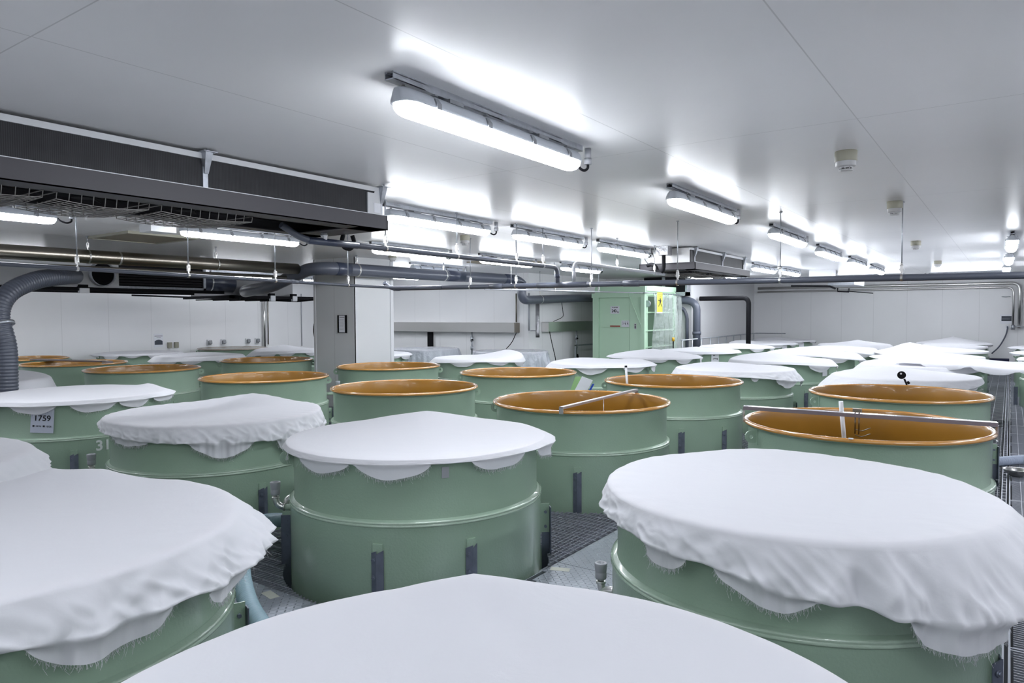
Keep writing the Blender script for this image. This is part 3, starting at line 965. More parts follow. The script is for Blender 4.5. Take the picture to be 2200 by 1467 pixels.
make_cloth('S4', 'milky plastic film tied over the tank before the right trough', [(0, .02), (90, .08), (180, .02), (-90, .03)], [(0, .42), (180, .3)], [(30, 40, .15)], seed=50, n=160, **kf)
make_cloth('S5', 'milky plastic film tied over the tank before the left trough', [(0, .02), (90, .10), (180, .02), (-90, .03)], [(0, .42), (180, .3)], [(-30, 40, .15)], seed=51, n=160, **kf)
make_cloth('R7', 'brownish plastic film stretched over the tank below the wall sockets', [(0, .01), (90, .03), (180, .02), (-90, .02)], [(0, .03), (180, .03)], [], seed=52, n=120,
  m='brownfilm', name='plastic_cover', group='plastic film covers', wr=1.0, tents=[(.4, .4, .05, .4)])

# long cloth that bridges the aisle
bc = MB()
nx, ny = 60, 12
rows = []
for j in range(ny+1):
    v = j/ny
    row = []
    for i in range(nx+1):
        u = i/nx
        x = -1.72+u*4.15
        y0 = 14.44+0.42*math.exp(-((x+1.7)/.5)**2); y1 = 16.58
        y = y0 + (y1-y0)*v
        sag = 0.035*math.sin(PI*min(max((x+0.45)/0.85, 0), 1))
        z = 1.055 - sag + 0.006*math.sin(9*u+5*v)+0.004*math.sin(23*u)
        row.append((x, y, z))
    rows.append(row)
fl = []
for k in range(1, 5):
    s = k/4; row = []
    for i in range(nx+1):
        x, y, z = rows[0][i]
        S = 0
        for c, hw, d in ((-0.22, .33, .11), (0.42, .3, .10), (-0.95, .35, .09), (1.0, .3, .1)):
            if abs(x-c) < hw: S = max(S, d*math.sqrt(1-((x-c)/hw)**2))
        row.append((x, y-0.025*math.sin(s*PI/2)+0.012*math.sin(x*31)*s, z-max(S, .012)*s-0.006))
    fl.append(row)
bc.loft(list(reversed(fl))+rows, cap=False, closed=False)
tag(bc.build('cloth_sheet', M['cloth']), 'long white cloth stretched across the aisle between two tanks at the right', 'cloth')

# ------------------------------------------------------------------ ceiling lamps
def lamp_proto():
    t = thing('ceiling_lamp', 'x', 'lamp')
    rl = MB()
    rl.box((-.03, -.985, -.042), (.03, .985, -.036)); rl.box((-.03, -.985, -.042), (-.026, .985, 0)); rl.box((.026, -.985, -.042), (.03, .985, 0))
    rl.box((-.03, -.985, -.012), (-.012, .985, -.008)); rl.box((.012, -.985, -.012), (.03, .985, -.008))
    rl.build('mounting_rail', M['galv'], t)
    def sec(y, s, prof, dz=0):
        return [(x*s, y, z+dz*(1-s)) for x, z in prof]
    hp = [(-.083, -.135), (-.083, -.118), (-.066, -.085), (-.045, -.064), (.045, -.064), (.066, -.085), (.083, -.118), (.083, -.135)]
    st = [(-.93, .30), (-.925, .55), (-.91, .78), (-.885, .93), (-.85, 1.0), (.85, 1.0), (.885, .93), (.91, .78), (.925, .55), (.93, .30)]
    h = MB(); h.loft([sec(y, s, hp) for y, s in st]); h.build('housing', M['greyhouse'], t)
    lp = [(.078, -.136)] + [(.078*math.cos(q)*(1 if q < .3 else .98), -.136-.066*math.sin(q)**0.8) for q in [PI*i/12 for i in range(1, 12)]] + [(-.078, -.136)]
    st2 = [(-.922, .25, .8), (-.915, .5, .5), (-.90, .74, .2), (-.875, .9, .08), (-.84, 1.0, 0), (.84, 1.0, 0), (.875, .9, .08), (.90, .74, .2), (.915, .5, .5), (.922, .25, .8)]
    l = MB(); l.loft([[(x*s, y, -.136+(z+.136)*(1-q)) for x, z in lp] for y, s, q in st2]); l.build('lens', M['lens'], t)
    for y in (-.70, -.24, .24, .70):
        c = MB()
        for sx in (-1, 1):
            c.loft([[(sx*.094, y-.018, -.142), (sx*.094, y+.018, -.142), (sx*.087, y+.018, -.142), (sx*.087, y-.018, -.142)],
                    [(sx*.092, y-.02, -.11), (sx*.092, y+.02, -.11), (sx*.080, y+.02, -.11), (sx*.080, y-.02, -.11)],
                    [(sx*.072, y-.014, -.082), (sx*.072, y+.014, -.082), (sx*.064, y+.014, -.082), (sx*.064, y-.014, -.082)]], smooth=False)
        c.box((-.070, y-.012, -.066), (.070, y+.012, -.058))
        c.build('clip', M['clip'], t)
    for y in (-.88, .80):
        k = MB(); k.tube([(0, y, -.03), (0, y, -.088)], .008, 8); k.tube([(0, y, -.052), (0, y, -.062)], .016, 6); k.build('bolt', M['steel'], t)
    for y in (-.5, .42):
        k = MB(); k.box((-.05, y-.06, -.064), (.05, y+.06, -.042)); k.build('hanger_clip', M['clip'], t)
    cb = MB(); cb.tube(catmull([(0, .93, -.115), (0, .97, -.15), (.01, 1.03, -.17), (.02, 1.075, -.15), (.02, 1.08, -.11)], 5), .010, 8); cb.build('cable', M['black'], t)
    cd = MB(); cd.tube([(.02, 1.08, -.002), (.02, 1.08, -.085)], .024, 12); cd.tube([(.02, 1.08, -.075), (.02, 1.08, -.12)], .028, 12); cd.build('conduit_stub', M['pvclight'], t)
    return t
lp0 = lamp_proto()
LG = 'ceiling lamps'
LAMPS = [
 (-2.61, 3.60, 0, 'large lit strip lamp nearest the viewer, top centre'),
 (-2.67, 7.36, 0, 'lit strip lamp second in the row of the largest lamp'),
 (-2.70, 10.96, 0, 'lit strip lamp third in the row of the largest lamp, a hanger rod crossing it'),
 (-2.82, 14.40, 0, 'lit strip lamp fourth in the row of the largest lamp'),
 (-2.85, 17.63, 0, 'lit strip lamp fifth in the row of the largest lamp'),
 (-2.86, 20.6, 0, 'lit strip lamp sixth in the row of the largest lamp, before the crosswise lamp'),
 (-5.64, 6.55, 0, 'lit strip lamp just right of the end plate of the big cooler'),
 (-5.60, 8.93, 0, 'lit strip lamp between the big cooler and the small cooler, two rods before it'),
 (-5.55, 11.30, 0, 'lit strip lamp whose right end touches the small cooler'),
 (-5.07, 18.2, 0, 'lit strip lamp right of the small cooler, seen just above the pipe'),
 (-4.90, 20.05, 0, 'small lit strip lamp partly behind the hanger rod right of the small cooler'),
 (-8.80, 2.66, 0, 'lit strip lamp at the left edge under the big cooler'),
 (-8.80, 5.97, 0, 'lit strip lamp below the right half of the big cooler'),
 (-8.75, 9.30, 0, 'lit strip lamp just below the bottom right corner of the big cooler, behind a pipe'),
 (-8.68, 12.16, 0, 'lit strip lamp behind the upper grey pipe in the centre'),
 (-8.60, 15.15, 0, 'lit strip lamp above the green lift at the left'),
 (-11.45, 13.1, 0, 'half hidden lit strip lamp above the big grey pipe right of the pillar'),
 (-16.3, 9.0, 0, 'lit lamp sliver above the round black duct at the left'),
 (-16.6, 5.6, 0, 'lit lamp sliver at the left edge above the flexible hose'),
 (-7.6, 20.6, 0, 'lit lamp seen just under the small cooler, left one'),
 (-7.0, 22.1, 0, 'lit lamp seen just under the small cooler, right one'),
 (0.0, 14.15, 0, 'lit lamp at the upper right seen end-on, nearest of three in line'),
 (-0.04, 18.2, 0, 'lit lamp at the right seen end-on, middle one of three in line'),
 (-0.10, 22.1, 0, 'lit lamp at the right seen end-on, farthest of three in line'),
 (-3.72, 25.2, 1, 'lit crosswise strip lamp above the dark pipe behind the farthest lamps of the main row'),
 (-1.10, 25.4, 1, 'lit crosswise strip lamp near the right end, left of the end-on lamps'),
]
HID = 'added lamps of the same kind, out of sight'
# unseen lamps added to brighten the room
EXTRA = [(-2.6, -0.6, 0), (1.2, 0.8, 0), (1.2, 4.6, 0), (1.3, 8.4, 0), (3.4, 6.5, 0), (3.2, 15.5, 0), (3.2, 20, 0), (-5.6, -1.0, 0), (-8.8, -1.4, 0), (-13.0, 0.5, 0), (-16.6, 1.2, 0), (1.2, -2.6, 0), (-14.3, 14.6, 0), (-17.6, 14.9, 0), (-17.6, 11.9, 0), (-17.8, 3.0, 0)]
for i, (x, y, q, lab) in enumerate(LAMPS + [(x, y, q, 'strip lamp added to light the room, out of sight beyond the frame or the ducts') for x, y, q in EXTRA]):
    o = lp0 if i == 0 else copy_tree(lp0)
    o.location = (x, y, CEIL); o.rotation_euler = (0, 0, (PI/2 if q else R(0.5)))
    tag(o, lab, 'lamp', LG if i < len(LAMPS) else HID)

# ------------------------------------------------------------------ hanger rods
def hanger(x, y, ztop, zpipe, rp, along, label, group='pipe hangers'):
    t = thing('pipe_hanger', label, 'pipe hanger', (x, y, zpipe), 0, group)
    r_ = MB(); r_.tube([(0, 0, rp+.10), (0, 0, ztop-zpipe)], .0065, 8)
    r_.tube([(0, 0, ztop-zpipe-.012), (0, 0, ztop-zpipe)], .02, 8)
    r_.build('rod', M['galv'], t)
    c = MB()
    c.box((-.016, -.016, rp+.03), (.016, -.010, rp+.105)); c.box((-.016, .010, rp+.03), (.016, .016, rp+.105)); c.box((-.016, -.016, rp+.10), (.016, .016, rp+.106))
    c.tube([(-.024, 0, rp+.055), (.024, 0, rp+.055)], .009, 6); c.tube([(0, 0, rp+.106), (0, 0, rp+.125)], .013, 6)
    c.build('turnbuckle', M['steel'], t)
    b = MB()
    n = 20
    rings = []
    for k in range(n+1):
        q = 2*PI*k/n
        pts = []
        for (dr, dw) in ((0.0005, -.012), (0.0005, .012), (.004, .012), (.004, -.012)):
            u = (rp+dr)*math.cos(q); v = (rp+dr)*math.sin(q)
            pts.append((u, dw, v) if along == 'Y' else (dw, u, v))
        rings.append(pts)
    b.loft(rings, cap=False, smooth=False)
    b.box((-.01, -.006, rp), (.01, .006, rp+.05))
    b.build('pipe_clamp', M['steel'], t)
    return t

def pipe(name, label, cat, path, r, m, seg=20, couplings=(), cr=1.14, cm=None, bands=()):
    t = thing(name, label, cat, tuple(path[0]))
    o0 = Vector(path[0])
    mb = MB(); mb.tube([Vector(p)-o0 for p in path], r, seg)
    mb.build('pipe_run', M[m], t)
    for a, b in couplings:
        c = MB(); c.tube([Vector(a)-o0, Vector(b)-o0], r*cr, seg)
        c.build('coupling', M[cm or m], t)
    for a, b in bands:
        c = MB(); c.tube([Vector(a)-o0, Vector(b)-o0], r*1.03, seg)
        c.build('band', M['steel'], t)
    return t
def z1(x): return 2.346 + (0.11-x)*0.0100
# pipe 1: across the view
pipe('overhead_pipe', 'long dark grey pipe running across the view under the ceiling lamps', 'pipe',
     arc((-8.98, 8.86, z1(-9)+.10), (-8.98, 8.98, z1(-9)), (-8.80, 8.98, z1(-8.8))) + [(-6.6, 8.98, z1(-6.6)), (-3, 8.98, z1(-3)), (5.0, 8.98, z1(5))], .038, 'pvc',
     couplings=[((-4.42, 8.98, z1(-4.42)), (-4.18, 8.98, z1(-4.18))), ((-5.85, 8.98, z1(-5.85)), (-5.0, 8.98, z1(-5.0))), ((-8.86, 8.98, z1(-8.86)), (-8.72, 8.98, z1(-8.72))), ((-6.75, 8.98, z1(-6.75)), (-6.5, 8.98, z1(-6.5)))])
for i, x in enumerate((-1.0, -2.31, -3.63, -4.93, -6.25, -7.15)):
    hanger(x, 8.98, CEIL, z1(x), .038, 'X', ['hanger on the long crosswise pipe, nearest the right edge', 'second hanger from the right on the long crosswise pipe', 'hanger on the crosswise pipe in front of the small cooler',
      'hanger on the crosswise pipe left of the green lift', 'hanger on the crosswise pipe over the grey couplings', 'leftmost hanger of the long crosswise pipe, near the pipe branch'][i])
# pipe 2
pipe('overhead_pipe', 'upper grey pipe sloping from under the big cooler to the crosswise pipe', 'pipe',
     [(-5.5, 4.12, 2.80)] + arc((-5.5, 4.2, 2.765), (-5.5, 4.34, 2.685), (-5.5, 4.5, 2.685)) + [(-5.5, 5.0, 2.683), (-5.5, 8.8, 2.665)] + arc((-5.5, 8.86, 2.665), (-5.5, 8.98, 2.66), (-5.5, 8.98, 2.56)) + [(-5.5, 8.98, 2.425)],
     .031, 'pvc', couplings=[((-5.5, 4.42, 2.685), (-5.5, 5.05, 2.683)), ((-5.5, 8.98, 2.56), (-5.5, 8.98, 2.51))], cm='pvcdark')
for i, y in enumerate((5.45, 6.65, 7.92, 8.58)):
    hanger(-5.5, y, CEIL, 2.683-(y-4.5)*.004, .031, 'Y', ['hanger on the upper grey pipe, next to the corner of the big cooler', 'second hanger on the upper grey pipe, crossing a lamp', 'third hanger on the upper grey pipe, left of two close ones', 'last hanger on the upper grey pipe, near its elbow'][i])
# pipe 3
def z3(y): return 2.492 - (y-2.83)*0.0150
pipe('overhead_pipe', 'lower thin grey pipe entering from the left edge and joining the crosswise pipe', 'pipe',
     [(-8.22, -2.5, z3(-2.5)), (-8.22, 2, z3(2)), (-8.22, 7.6, z3(7.6)), (-8.1, 8.2, z3(8.2)), (-7.75, 8.95, 2.425)], .023, 'pvc',
     couplings=[((-8.22, 6.3, z3(6.3)), (-8.22, 6.42, z3(6.42)))])
for i, y in enumerate((3.54, 4.80, 6.05, 7.35)):
    hanger(-8.22, y, CEIL, z3(y), .023, 'Y', ['leftmost hanger of the lower thin pipe', 'hanger of the lower thin pipe crossing the lamp below the big cooler, left end', 'hanger of the lower thin pipe near the right end of that lamp', 'hanger of the lower thin pipe in front of the pillar'][i])
# big pipe 4 with bend to the duct box
p4 = catmull([(-16.0, 11.1, 2.62), (-15.0, 10.2, 2.55), (-13.9, 9.5, 2.53), (-12.9, 9.25, 2.56)], 6) + arc((-12.5, 9.22, 2.62), (-11.9, 9.2, 2.78), (-11.45, 9.2, 2.88), 6) + arc((-11.3, 9.22, 2.89), (-11.0, 9.25, 2.90), (-11.0, 9.6, 2.90), 5) + [(-11.0, 12, 2.90), (-11.0, 15.6, 2.925)] + arc((-11.0, 15.7, 2.92), (-11.0, 15.95, 2.90), (-11.0, 16.1, 2.80), 4)
pipe('ventilation_pipe', 'thick dark grey pipe crossing in front of the pillar below the ceiling', 'pipe', p4, .13, 'pvc', 28,
     couplings=[((-11.0, 9.5, 2.90), (-11.0, 9.85, 2.90)), ((-11.0, 12.9, 2.905), (-11.0, 13.5, 2.91)), ((-11.0, 15.2, 2.92), (-11.0, 15.7, 2.925))], cr=1.02, cm='pvcdark',
     bands=[((-11.0, 10.05, 2.90), (-11.0, 10.09, 2.90)), ((-11.0, 12.78, 2.905), (-11.0, 12.81, 2.905))])
pipe('ventilation_pipe', 'thick grey pipe running low towards the green lift below the crosswise pipe', 'pipe',
     [(-10.9, 15.95, 2.80)] + arc((-10.85, 15.85, 2.62), (-10.82, 15.8, 2.36), (-10.85, 16.1, 2.37)) + [(-11.0, 17.0, 2.40), (-11.1, 19.3, 2.48), (-11.2, 21.9, 2.52)], .12, 'pvc', 24,
     cm='pvcdark', cr=1.03)
hanger(-11.0, 17.0, CEIL, 2.40, .123, 'Y', 'hanger holding the low thick pipe left of the green lift')
hanger(-11.0, 10.07, CEIL, 2.90, .133, 'Y', 'short hanger holding the thick pipe in front of the pillar')
hanger(-11.0, 12.8, CEIL, 2.905, .133, 'Y', 'short hanger holding the thick pipe right of the pillar')
# steel duct 5
pipe('steel_duct', 'shiny round stainless duct running in from the left edge below the cooler', 'duct', [(-11.6, -3.5, 2.885), (-11.6, 2, 2.887), (-11.6, 6, 2.89), (-11.6, 9.05, 2.893)], .105, 'darksteel', 32,
     bands=[((-11.6, 5.6, 2.89), (-11.6, 5.63, 2.89))])
pipe('steel_pipe', 'thin dark pipe just below the stainless duct at the left', 'pipe', [(-11.75, -3.5, 2.72), (-11.75, 8.9, 2.73)], .03, 'darksteel', 14)
hanger(-11.6, 3.3, CEIL, 2.885, .107, 'Y', 'short hanger on the stainless duct at the far left')
hanger(-11.6, 5.15, CEIL, 2.888, .107, 'Y', 'short hanger on the stainless duct, left of the tan hatch')
hanger(-11.6, 7.3, CEIL, 2.89, .107, 'Y', 'short hanger on the stainless duct, right of the tan hatch')
# pipe 6 and conduit
pipe('drain_pipe', 'pale grey pipe from the small cooler down to the crosswise pipe', 'pipe',
     [(-5.25, 12.35, 2.70), (-5.22, 9.35, 2.72)] + arc((-5.22, 9.1, 2.72), (-5.22, 8.98, 2.72), (-5.22, 8.98, 2.62)) + [(-5.22, 8.98, 2.42)], .026, 'pvclight', 14,
     couplings=[((-5.22, 8.98, 2.60), (-5.22, 8.98, 2.46))])
hanger(-5.235, 10.4, CEIL, 2.713, .026, 'Y', 'hanger on the pale drain pipe left of the small cooler')
hanger(-5.245, 11.9, CEIL, 2.703, .026, 'Y', 'hanger on the pale drain pipe right under the small cooler')
pipe('conduit_pipe', 'thin pale conduit leading to the curtain rail of the green lift', 'pipe', [(-8.9, 11.65, 2.50), (-8.9, 19.35, 2.60)], .018, 'pvclight', 10,
     couplings=[((-8.9, 15.3, 2.548), (-8.9, 15.5, 2.55))])
for i, y in enumerate((12.6, 14.4, 16.6)):
    hanger(-8.9, y, CEIL, 2.50+(y-11.65)*.013, .018, 'Y', ['leftmost hanger of the thin pale conduit', 'middle hanger of the thin pale conduit', 'hanger of the thin pale conduit nearest the green lift'][i])

# ------------------------------------------------------------------ coolers
def cooler(x, y0, y1, zc, lab, nb, guards, back, depth_tray):
    """x: face of the coil; y0..y1 coil extent; back: x of rear"""
    t = thing('ceiling_cooler', lab, 'cooler', (x, y0, CEIL))
    def L(px, py, pz): return (px-x, py-y0, pz-CEIL)
    zt = CEIL-.025; zb = zc
    MB().box(L(back, y0, zb), L(x-.02, y1, zt)).build('casing', M['casing'], t)
    MB().box(L(x-.02, y0, zb), L(x, y1, zt-.04)).build('coil', M['coil'], t)
    MB().box(L(x-.03, y0-.01, zt-.042), L(x+.012, y1+.01, zt)).build('top_strip', M['trim'], t)
    # tray with an open underside recess
    tz0, tz1 = zb-.135, zb
    tx1 = x+.10; tx0 = back-.02; ty0, ty1 = y0-.03, y1+.05
    tr = MB()
    tr.box(L(tx1-.012, ty0, tz0), L(tx1, ty1, tz1)); tr.box(L(tx0, ty0, tz0), L(tx0+.012, ty1, tz1))
    tr.box(L(tx0, ty1-.012, tz0), L(tx1, ty1, tz1)); tr.box(L(tx0, ty0, tz0), L(tx1, ty0+.012, tz1))
    tr.box(L(tx1-.22, ty0, tz0), L(tx1, ty1, tz0+.008)); tr.box(L(tx0, ty0, tz0), L(tx0+.16, ty1, tz0+.008))
    tr.box(L(tx0, ty1-.35, tz0), L(tx1, ty1, tz0+.008)); tr.box(L(tx0, ty0, tz0), L(tx1, ty0+.2, tz0+.008))
    tr.box(L(tx0, ty0, tz1-.02), L(tx1-.1, ty1, tz1-.012))
    tr.build('drip_tray', M['tray'], t)
    MB().box(L(tx1-.004, ty0, tz1-.002), L(tx1+.003, ty1, tz1+.003)).build('tray_lip', M['trim'], t)
    ep = MB(); ep.quad([L(x+.016, y1, zb), L(x+.016, y1+.05, zb), L(x+.016, y1+.05, zt-.01), L(x+.016, y1-.02, zt-.01), L(x+.016, y1-.06, zt-.10), L(x+.016, y1-.06, zb)])
    ep.box(L(back, y1, zb), L(x+.014, y1+.05, zt)); ep.box(L(x-.02, y1-.12, zb), L(x+.014, y1+.05, zt-.06))
    ep.build('end_plate', M['trim'], t)
    MB().box(L(x+.016, y1-.045, zb+.03), L(x+.019, y1+.035, zb+.12)).build('rating_label', M['paperwhite'], t)
    for yb in nb:
        k = MB()
        k.box(L(x, yb-.02, zb), L(x+.01, yb+.02, zt-.1)); k.loft([[L(x, yb-.012, zt-.15), L(x+.02, yb-.012, zt-.15), L(x+.02, yb+.02, zt-.15), L(x, yb+.02, zt-.15)],
              [L(x, yb-.03, zt+.002), L(x+.07, yb-.03, zt+.002), L(x+.07, yb+.03, zt+.002), L(x, yb+.03, zt+.002)]], smooth=False)
        k.box(L(x-.02, yb-.055, zt+.002), L(x+.09, yb+.055, zt+.008)); k.tube([L(x+.05, yb, zt-.03), L(x+.05, yb, CEIL)], .01, 6)
        k.build('bracket', M['galv'], t)
    for g0, g1 in guards:
        g = MB(); gx0, gx1 = tx0+.14, tx1-.19; zg = tz0-.045; n = max(6, int((g1-g0)/.075)); wr_ = .0032
        for i in range(n+1):
            yy_ = g0+(g1-g0)*i/n; bul = -.02*math.sin(PI*i/n)
            g.tube([L(gx0, yy_, tz0+.02), L(gx0+.02, yy_, zg+bul), L((gx0+gx1)/2, yy_, zg+bul-.01), L(gx1-.02, yy_, zg+bul), L(gx1, yy_, tz0+.02)], wr_, 5, cap=False)
        mm = 9
        for i in range(mm+1):
            xx_ = gx0+.02+(gx1-gx0-.04)*i/mm
            g.tube([L(xx_, g0, zg)] + [L(xx_, g0+(g1-g0)*q/6, zg-.02*math.sin(PI*q/6)) for q in range(1, 6)] + [L(xx_, g1, zg)], wr_, 5, cap=False)
        for xx_ in (gx0, gx1):
            g.tube([L(xx_, g0, tz0+.005), L(xx_, g1, tz0+.005)], wr_*1.3, 5, cap=False)
        for yy_ in (g0, g1):
            g.tube([L(gx0, yy_, tz0-.002), L(gx1, yy_, tz0-.002)], wr_*1.3, 5, cap=False)
        g.build('fan_guard', M['wire'], t)
        f = MB(); cx, cy = (gx0+gx1)/2, (g0+g1)/2
        f.tube([L(cx, cy, tz0+.03), L(cx, cy, tz1-.03)], .07, 12)
        for q in range(3):
            a_ = q*2*PI/3+.4
            f.obox(L(cx+.16*math.cos(a_), cy+.16*math.sin(a_), tz0+.06), (.11*math.cos(a_), .11*math.sin(a_), 0), (-.06*math.sin(a_), .06*math.cos(a_), .02), (0, 0, .003))
        f.build('fan', M['black'], t)
    return t
cooler(-4.94, -0.9, 4.78, 2.905, 'long dark ceiling cooler with finned coil at the upper left', (0.1, 3.03, 4.83), ((-.6, .9), (1.0, 1.98), (2.06, 2.66), (2.75, 3.5)), -5.84, 0)
cooler(-4.77, 12.42, 15.6, 2.91, 'smaller ceiling cooler with finned side above the green lift', (12.6, 14.15, 15.5), ((12.8, 13.5), (13.7, 14.4), (14.5, 15.1)), -5.75, 0)
# silver end of the small cooler
t = thing('insulated_elbow', 'black insulated drain loop with a silver collar on the small cooler', 'pipe', (-5.2, 12.2, CEIL))
MB().box((-.10, -.10, -.16), (.12, .10, -.001)).build('silver_collar', M['lining'], t)
b = MB(); b.tube(catmull([(0, 0, -.12), (0, 0, -.38), (-.04, 0, -.46), (-.12, 0, -.44), (-.16, 0, -.36), (-.24, .02, -.32), (-.34, .05, -.33)], 6), .036, 12); b.build('insulated_pipe', M['black'], t)
b = MB(); b.tube(catmull([(-.30, -.02, -.30), (-.36, -.02, -.22), (-.33, -.02, -.14), (-.22, -.02, -.12), (-.18, -.02, -.2)], 5), .006, 6); b.build('cable', M['black'], t)
t = thing('drain_trap', 'black drain loop and white fitting under the corner of the big cooler', 'pipe', (-5.5, 4.62, 2.72))
b = MB(); b.tube([(0, 0, -.02), (0, 0, .05)], .03, 14); b.tube([(0, .0, .02), (0, 0, .035)], .036, 14); b.build('white_fitting', M['white'], t)
b = MB(); b.tube(catmull([(-.02, .26, .06), (-.02, .24, -.02), (-.02, .28, -.07), (-.02, .36, -.07), (-.02, .40, 0), (-.02, .38, .06)], 5), .022, 10); b.build('drain_loop', M['black'], t)

# ------------------------------------------------------------------ detectors and hatches
def detector(x, y, s, lab):
    t = thing('smoke_detector', lab, 'detector', (x, y, CEIL), 0, 'detectors on the ceiling')
    MB().lathe([(0, 0), (.078*s, 0), (.080*s, -.004), (.080*s, -.075*s), (.076*s, -.08*s)], 28).build('base', M['beige'], t)
    MB().lathe([(.076*s, -.078*s), (.072*s, -.082*s), (.072*s, -.112*s), (.066*s, -.118*s), (.035*s, -.12*s), (0, -.12*s)], 28).build('body', M['detwhite'], t)
    b = MB(); b.lathe([(.045*s, -.12*s), (.045*s, -.128*s)], 20); b.lathe([(0, -.15*s), (.048*s, -.15*s), (.05*s, -.144*s), (.048*s, -.14*s), (0, -.14*s)], 20)
    for q in range(8):
        a_ = q*PI/4; b.tube([(.043*s*math.cos(a_), .043*s*math.sin(a_), -.118*s), (.043*s*math.cos(a_), .043*s*math.sin(a_), -.142*s)], .004, 5)
    b.build('sensor_cage', M['detwhite'], t)
detector(-1.05, 5.94, 1, 'large beige and white detector on the ceiling, nearest, at the upper right')
detector(-1.07, 8.91, 1, 'second detector at the right, beside a hanger rod')
detector(-1.35, 14.0, 1, 'third detector at the right, above the crosswise pipe')
detector(-1.43, 19.6, 1, 'farthest detector at the right, left end of a crosswise lamp')
detector(-6.97, 8.62, 1, 'beige detector in the centre, below the lamp next to the big cooler')
detector(-10.2, 10.3, 1, 'dark looking detector above the thick pipe right of the pillar')
t = thing('ceiling_hatch', 'tan square hatch in the ceiling above the stainless duct', 'hatch', (-11.0, 5.7, CEIL))
MB().box((-.58, -.5, -.03), (.58, .5, -.001)).build('hatch_panel', M['hatch'], t)
b = MB(); b.box((-.62, -.54, -.04), (.62, -.5, -.001)); b.box((-.62, .5, -.04), (.62, .54, -.001)); b.box((-.62, -.5, -.04), (-.58, .5, -.001)); b.box((.58, -.5, -.04), (.62, .5, -.001)); b.build('hatch_frame', M['beige'], t)
tag(MB().box((-9.65, 4.95, CEIL-.10), (-9.35, 5.3, CEIL-.001)).build('junction_box', M['trim']), 'white box on the ceiling below the big cooler', 'box')
t = thing('ceiling_hatch', 'dark narrow hatch in the ceiling right of the pillar', 'hatch', (-9.6, 13.4, CEIL))
MB().box((-.7, -.6, -.03), (.7, .6, -.001)).build('hatch_panel', M['hatch'], t)

# ------------------------------------------------------------------ duct boxes at the left under the ceiling
t = thing('duct_box', 'pale metal duct box with a round open spigot at the upper left', 'duct', (-15.0, 5.0, 2.8))
MB().box((-.9, -3.0, -.235), (0, 2.25, .27)).build('box_body', M['trim'], t)
b = MB(); b.lathe([(.245, 0), (.245, .12), (.225, .12), (.225, 0)], 36); sp = b.build('spigot', M['galv'], t); sp.matrix_local = Matrix.Translation((0, 1.9, .02)) @ Matrix.Rotation(PI/2, 4, 'Y')
b = MB(); b.disc((0, 0, .06), .225, 36); sp = b.build('spigot_opening', M['black'], t); sp.matrix_local = Matrix.Translation((0, 1.9, .02)) @ Matrix.Rotation(PI/2, 4, 'Y')
t = thing('louvre_unit', 'black louvred grille in a pale frame right of the round spigot', 'vent', (-15.3, 8.3, 2.83))
MB().box((-.5, -1.0, -.22), (0, 1.0, .27)).build('backing', M['black'], t)
b = MB()
for i in range(8): b.obox((.015, 0, -.17+i*.058), (.018, 0, -.018), (0, .95, 0), (.002, 0, .002))
b.build('slats', M['tray'], t)
b = MB(); b.box((-.02, -1.03, -.27), (.05, 1.03, -.22)); b.box((-.02, .97, -.27), (.05, 1.03, .27)); b.build('frame', M['galv'], t)
pipe('round_duct', 'short shiny black round duct between the grille and the grey box', 'duct', [(-16.2, 9.35, 2.80), (-16.2, 10.6, 2.80)], .24, 'pvcdark', 28, bands=[((-16.2, 9.5, 2.8), (-16.2, 9.53, 2.8)), ((-16.2, 9.95, 2.8), (-16.2, 9.98, 2.8))])
t = thing('duct_box', 'grey metal duct box where the thick pipe ends, left of the pillar', 'duct', (-17.1, 11.3, 2.75))
MB().box((-.95, -.7, -.25), (1.0, 1.1, .20)).build('box_body', M['ductgrey'], t)
# supporting rails
t = thing('support_rack', 'black rail rack carrying the pale duct box at the left', 'rack', (-15.0, 5.0, 2.5))
b = MB(); b.box((-.05, -1.6, -.02), (.05, 4.6, .05)); b.box((-1.3, -1.6, -.02), (-1.2, 4.6, .05)); b.build('rails', M['black'], t)
for yy_ in (.35, 1.55):
    MB().box((.0, yy_-.09, -.07), (.09, yy_+.09, .03)).build('white_foot', M['white'], t)
    MB().box((-.04, yy_-.09, .03), (.08, yy_+.07, .10)).build('clamp', M['black'], t)
t = thing('support_rack', 'black rail rack below the grey duct box left of the pillar', 'rack', (-16.0, 11.0, 2.42))
b = MB(); b.box((-2.1, -.6, 0), (.1, -.5, .07)); b.box((0, -.6, 0), (.1, 2.9, .07)); b.box((-1.2, -.6, 0), (-1.1, 2.9, .07)); b.box((-2.1, 2.0, 0), (.1, 2.1, .07))
for k in range(5): b.box((-2.0, -.3+k*.5, -.03), (.0, -.26+k*.5, 0))
b.build('rails', M['black'], t)
for yy_ in (.6, 1.3):
    MB().box((.06, yy_-.07, -.06), (.14, yy_+.07, .08)).build('white_foot', M['white'], t)
    MB().box((.0, yy_-.07, .06), (.12, yy_+.07, .14)).build('clamp', M['black'], t)
b = MB(); b.tube([(-18.0, 9.0, 2.5), (-15.9, 12.4, 2.36), (-12.7, 10.45, 2.33)], .02, 8); tag(b.build('support_bar', M['black']), 'thin black bar running to the pillar below the duct rack', 'bar')

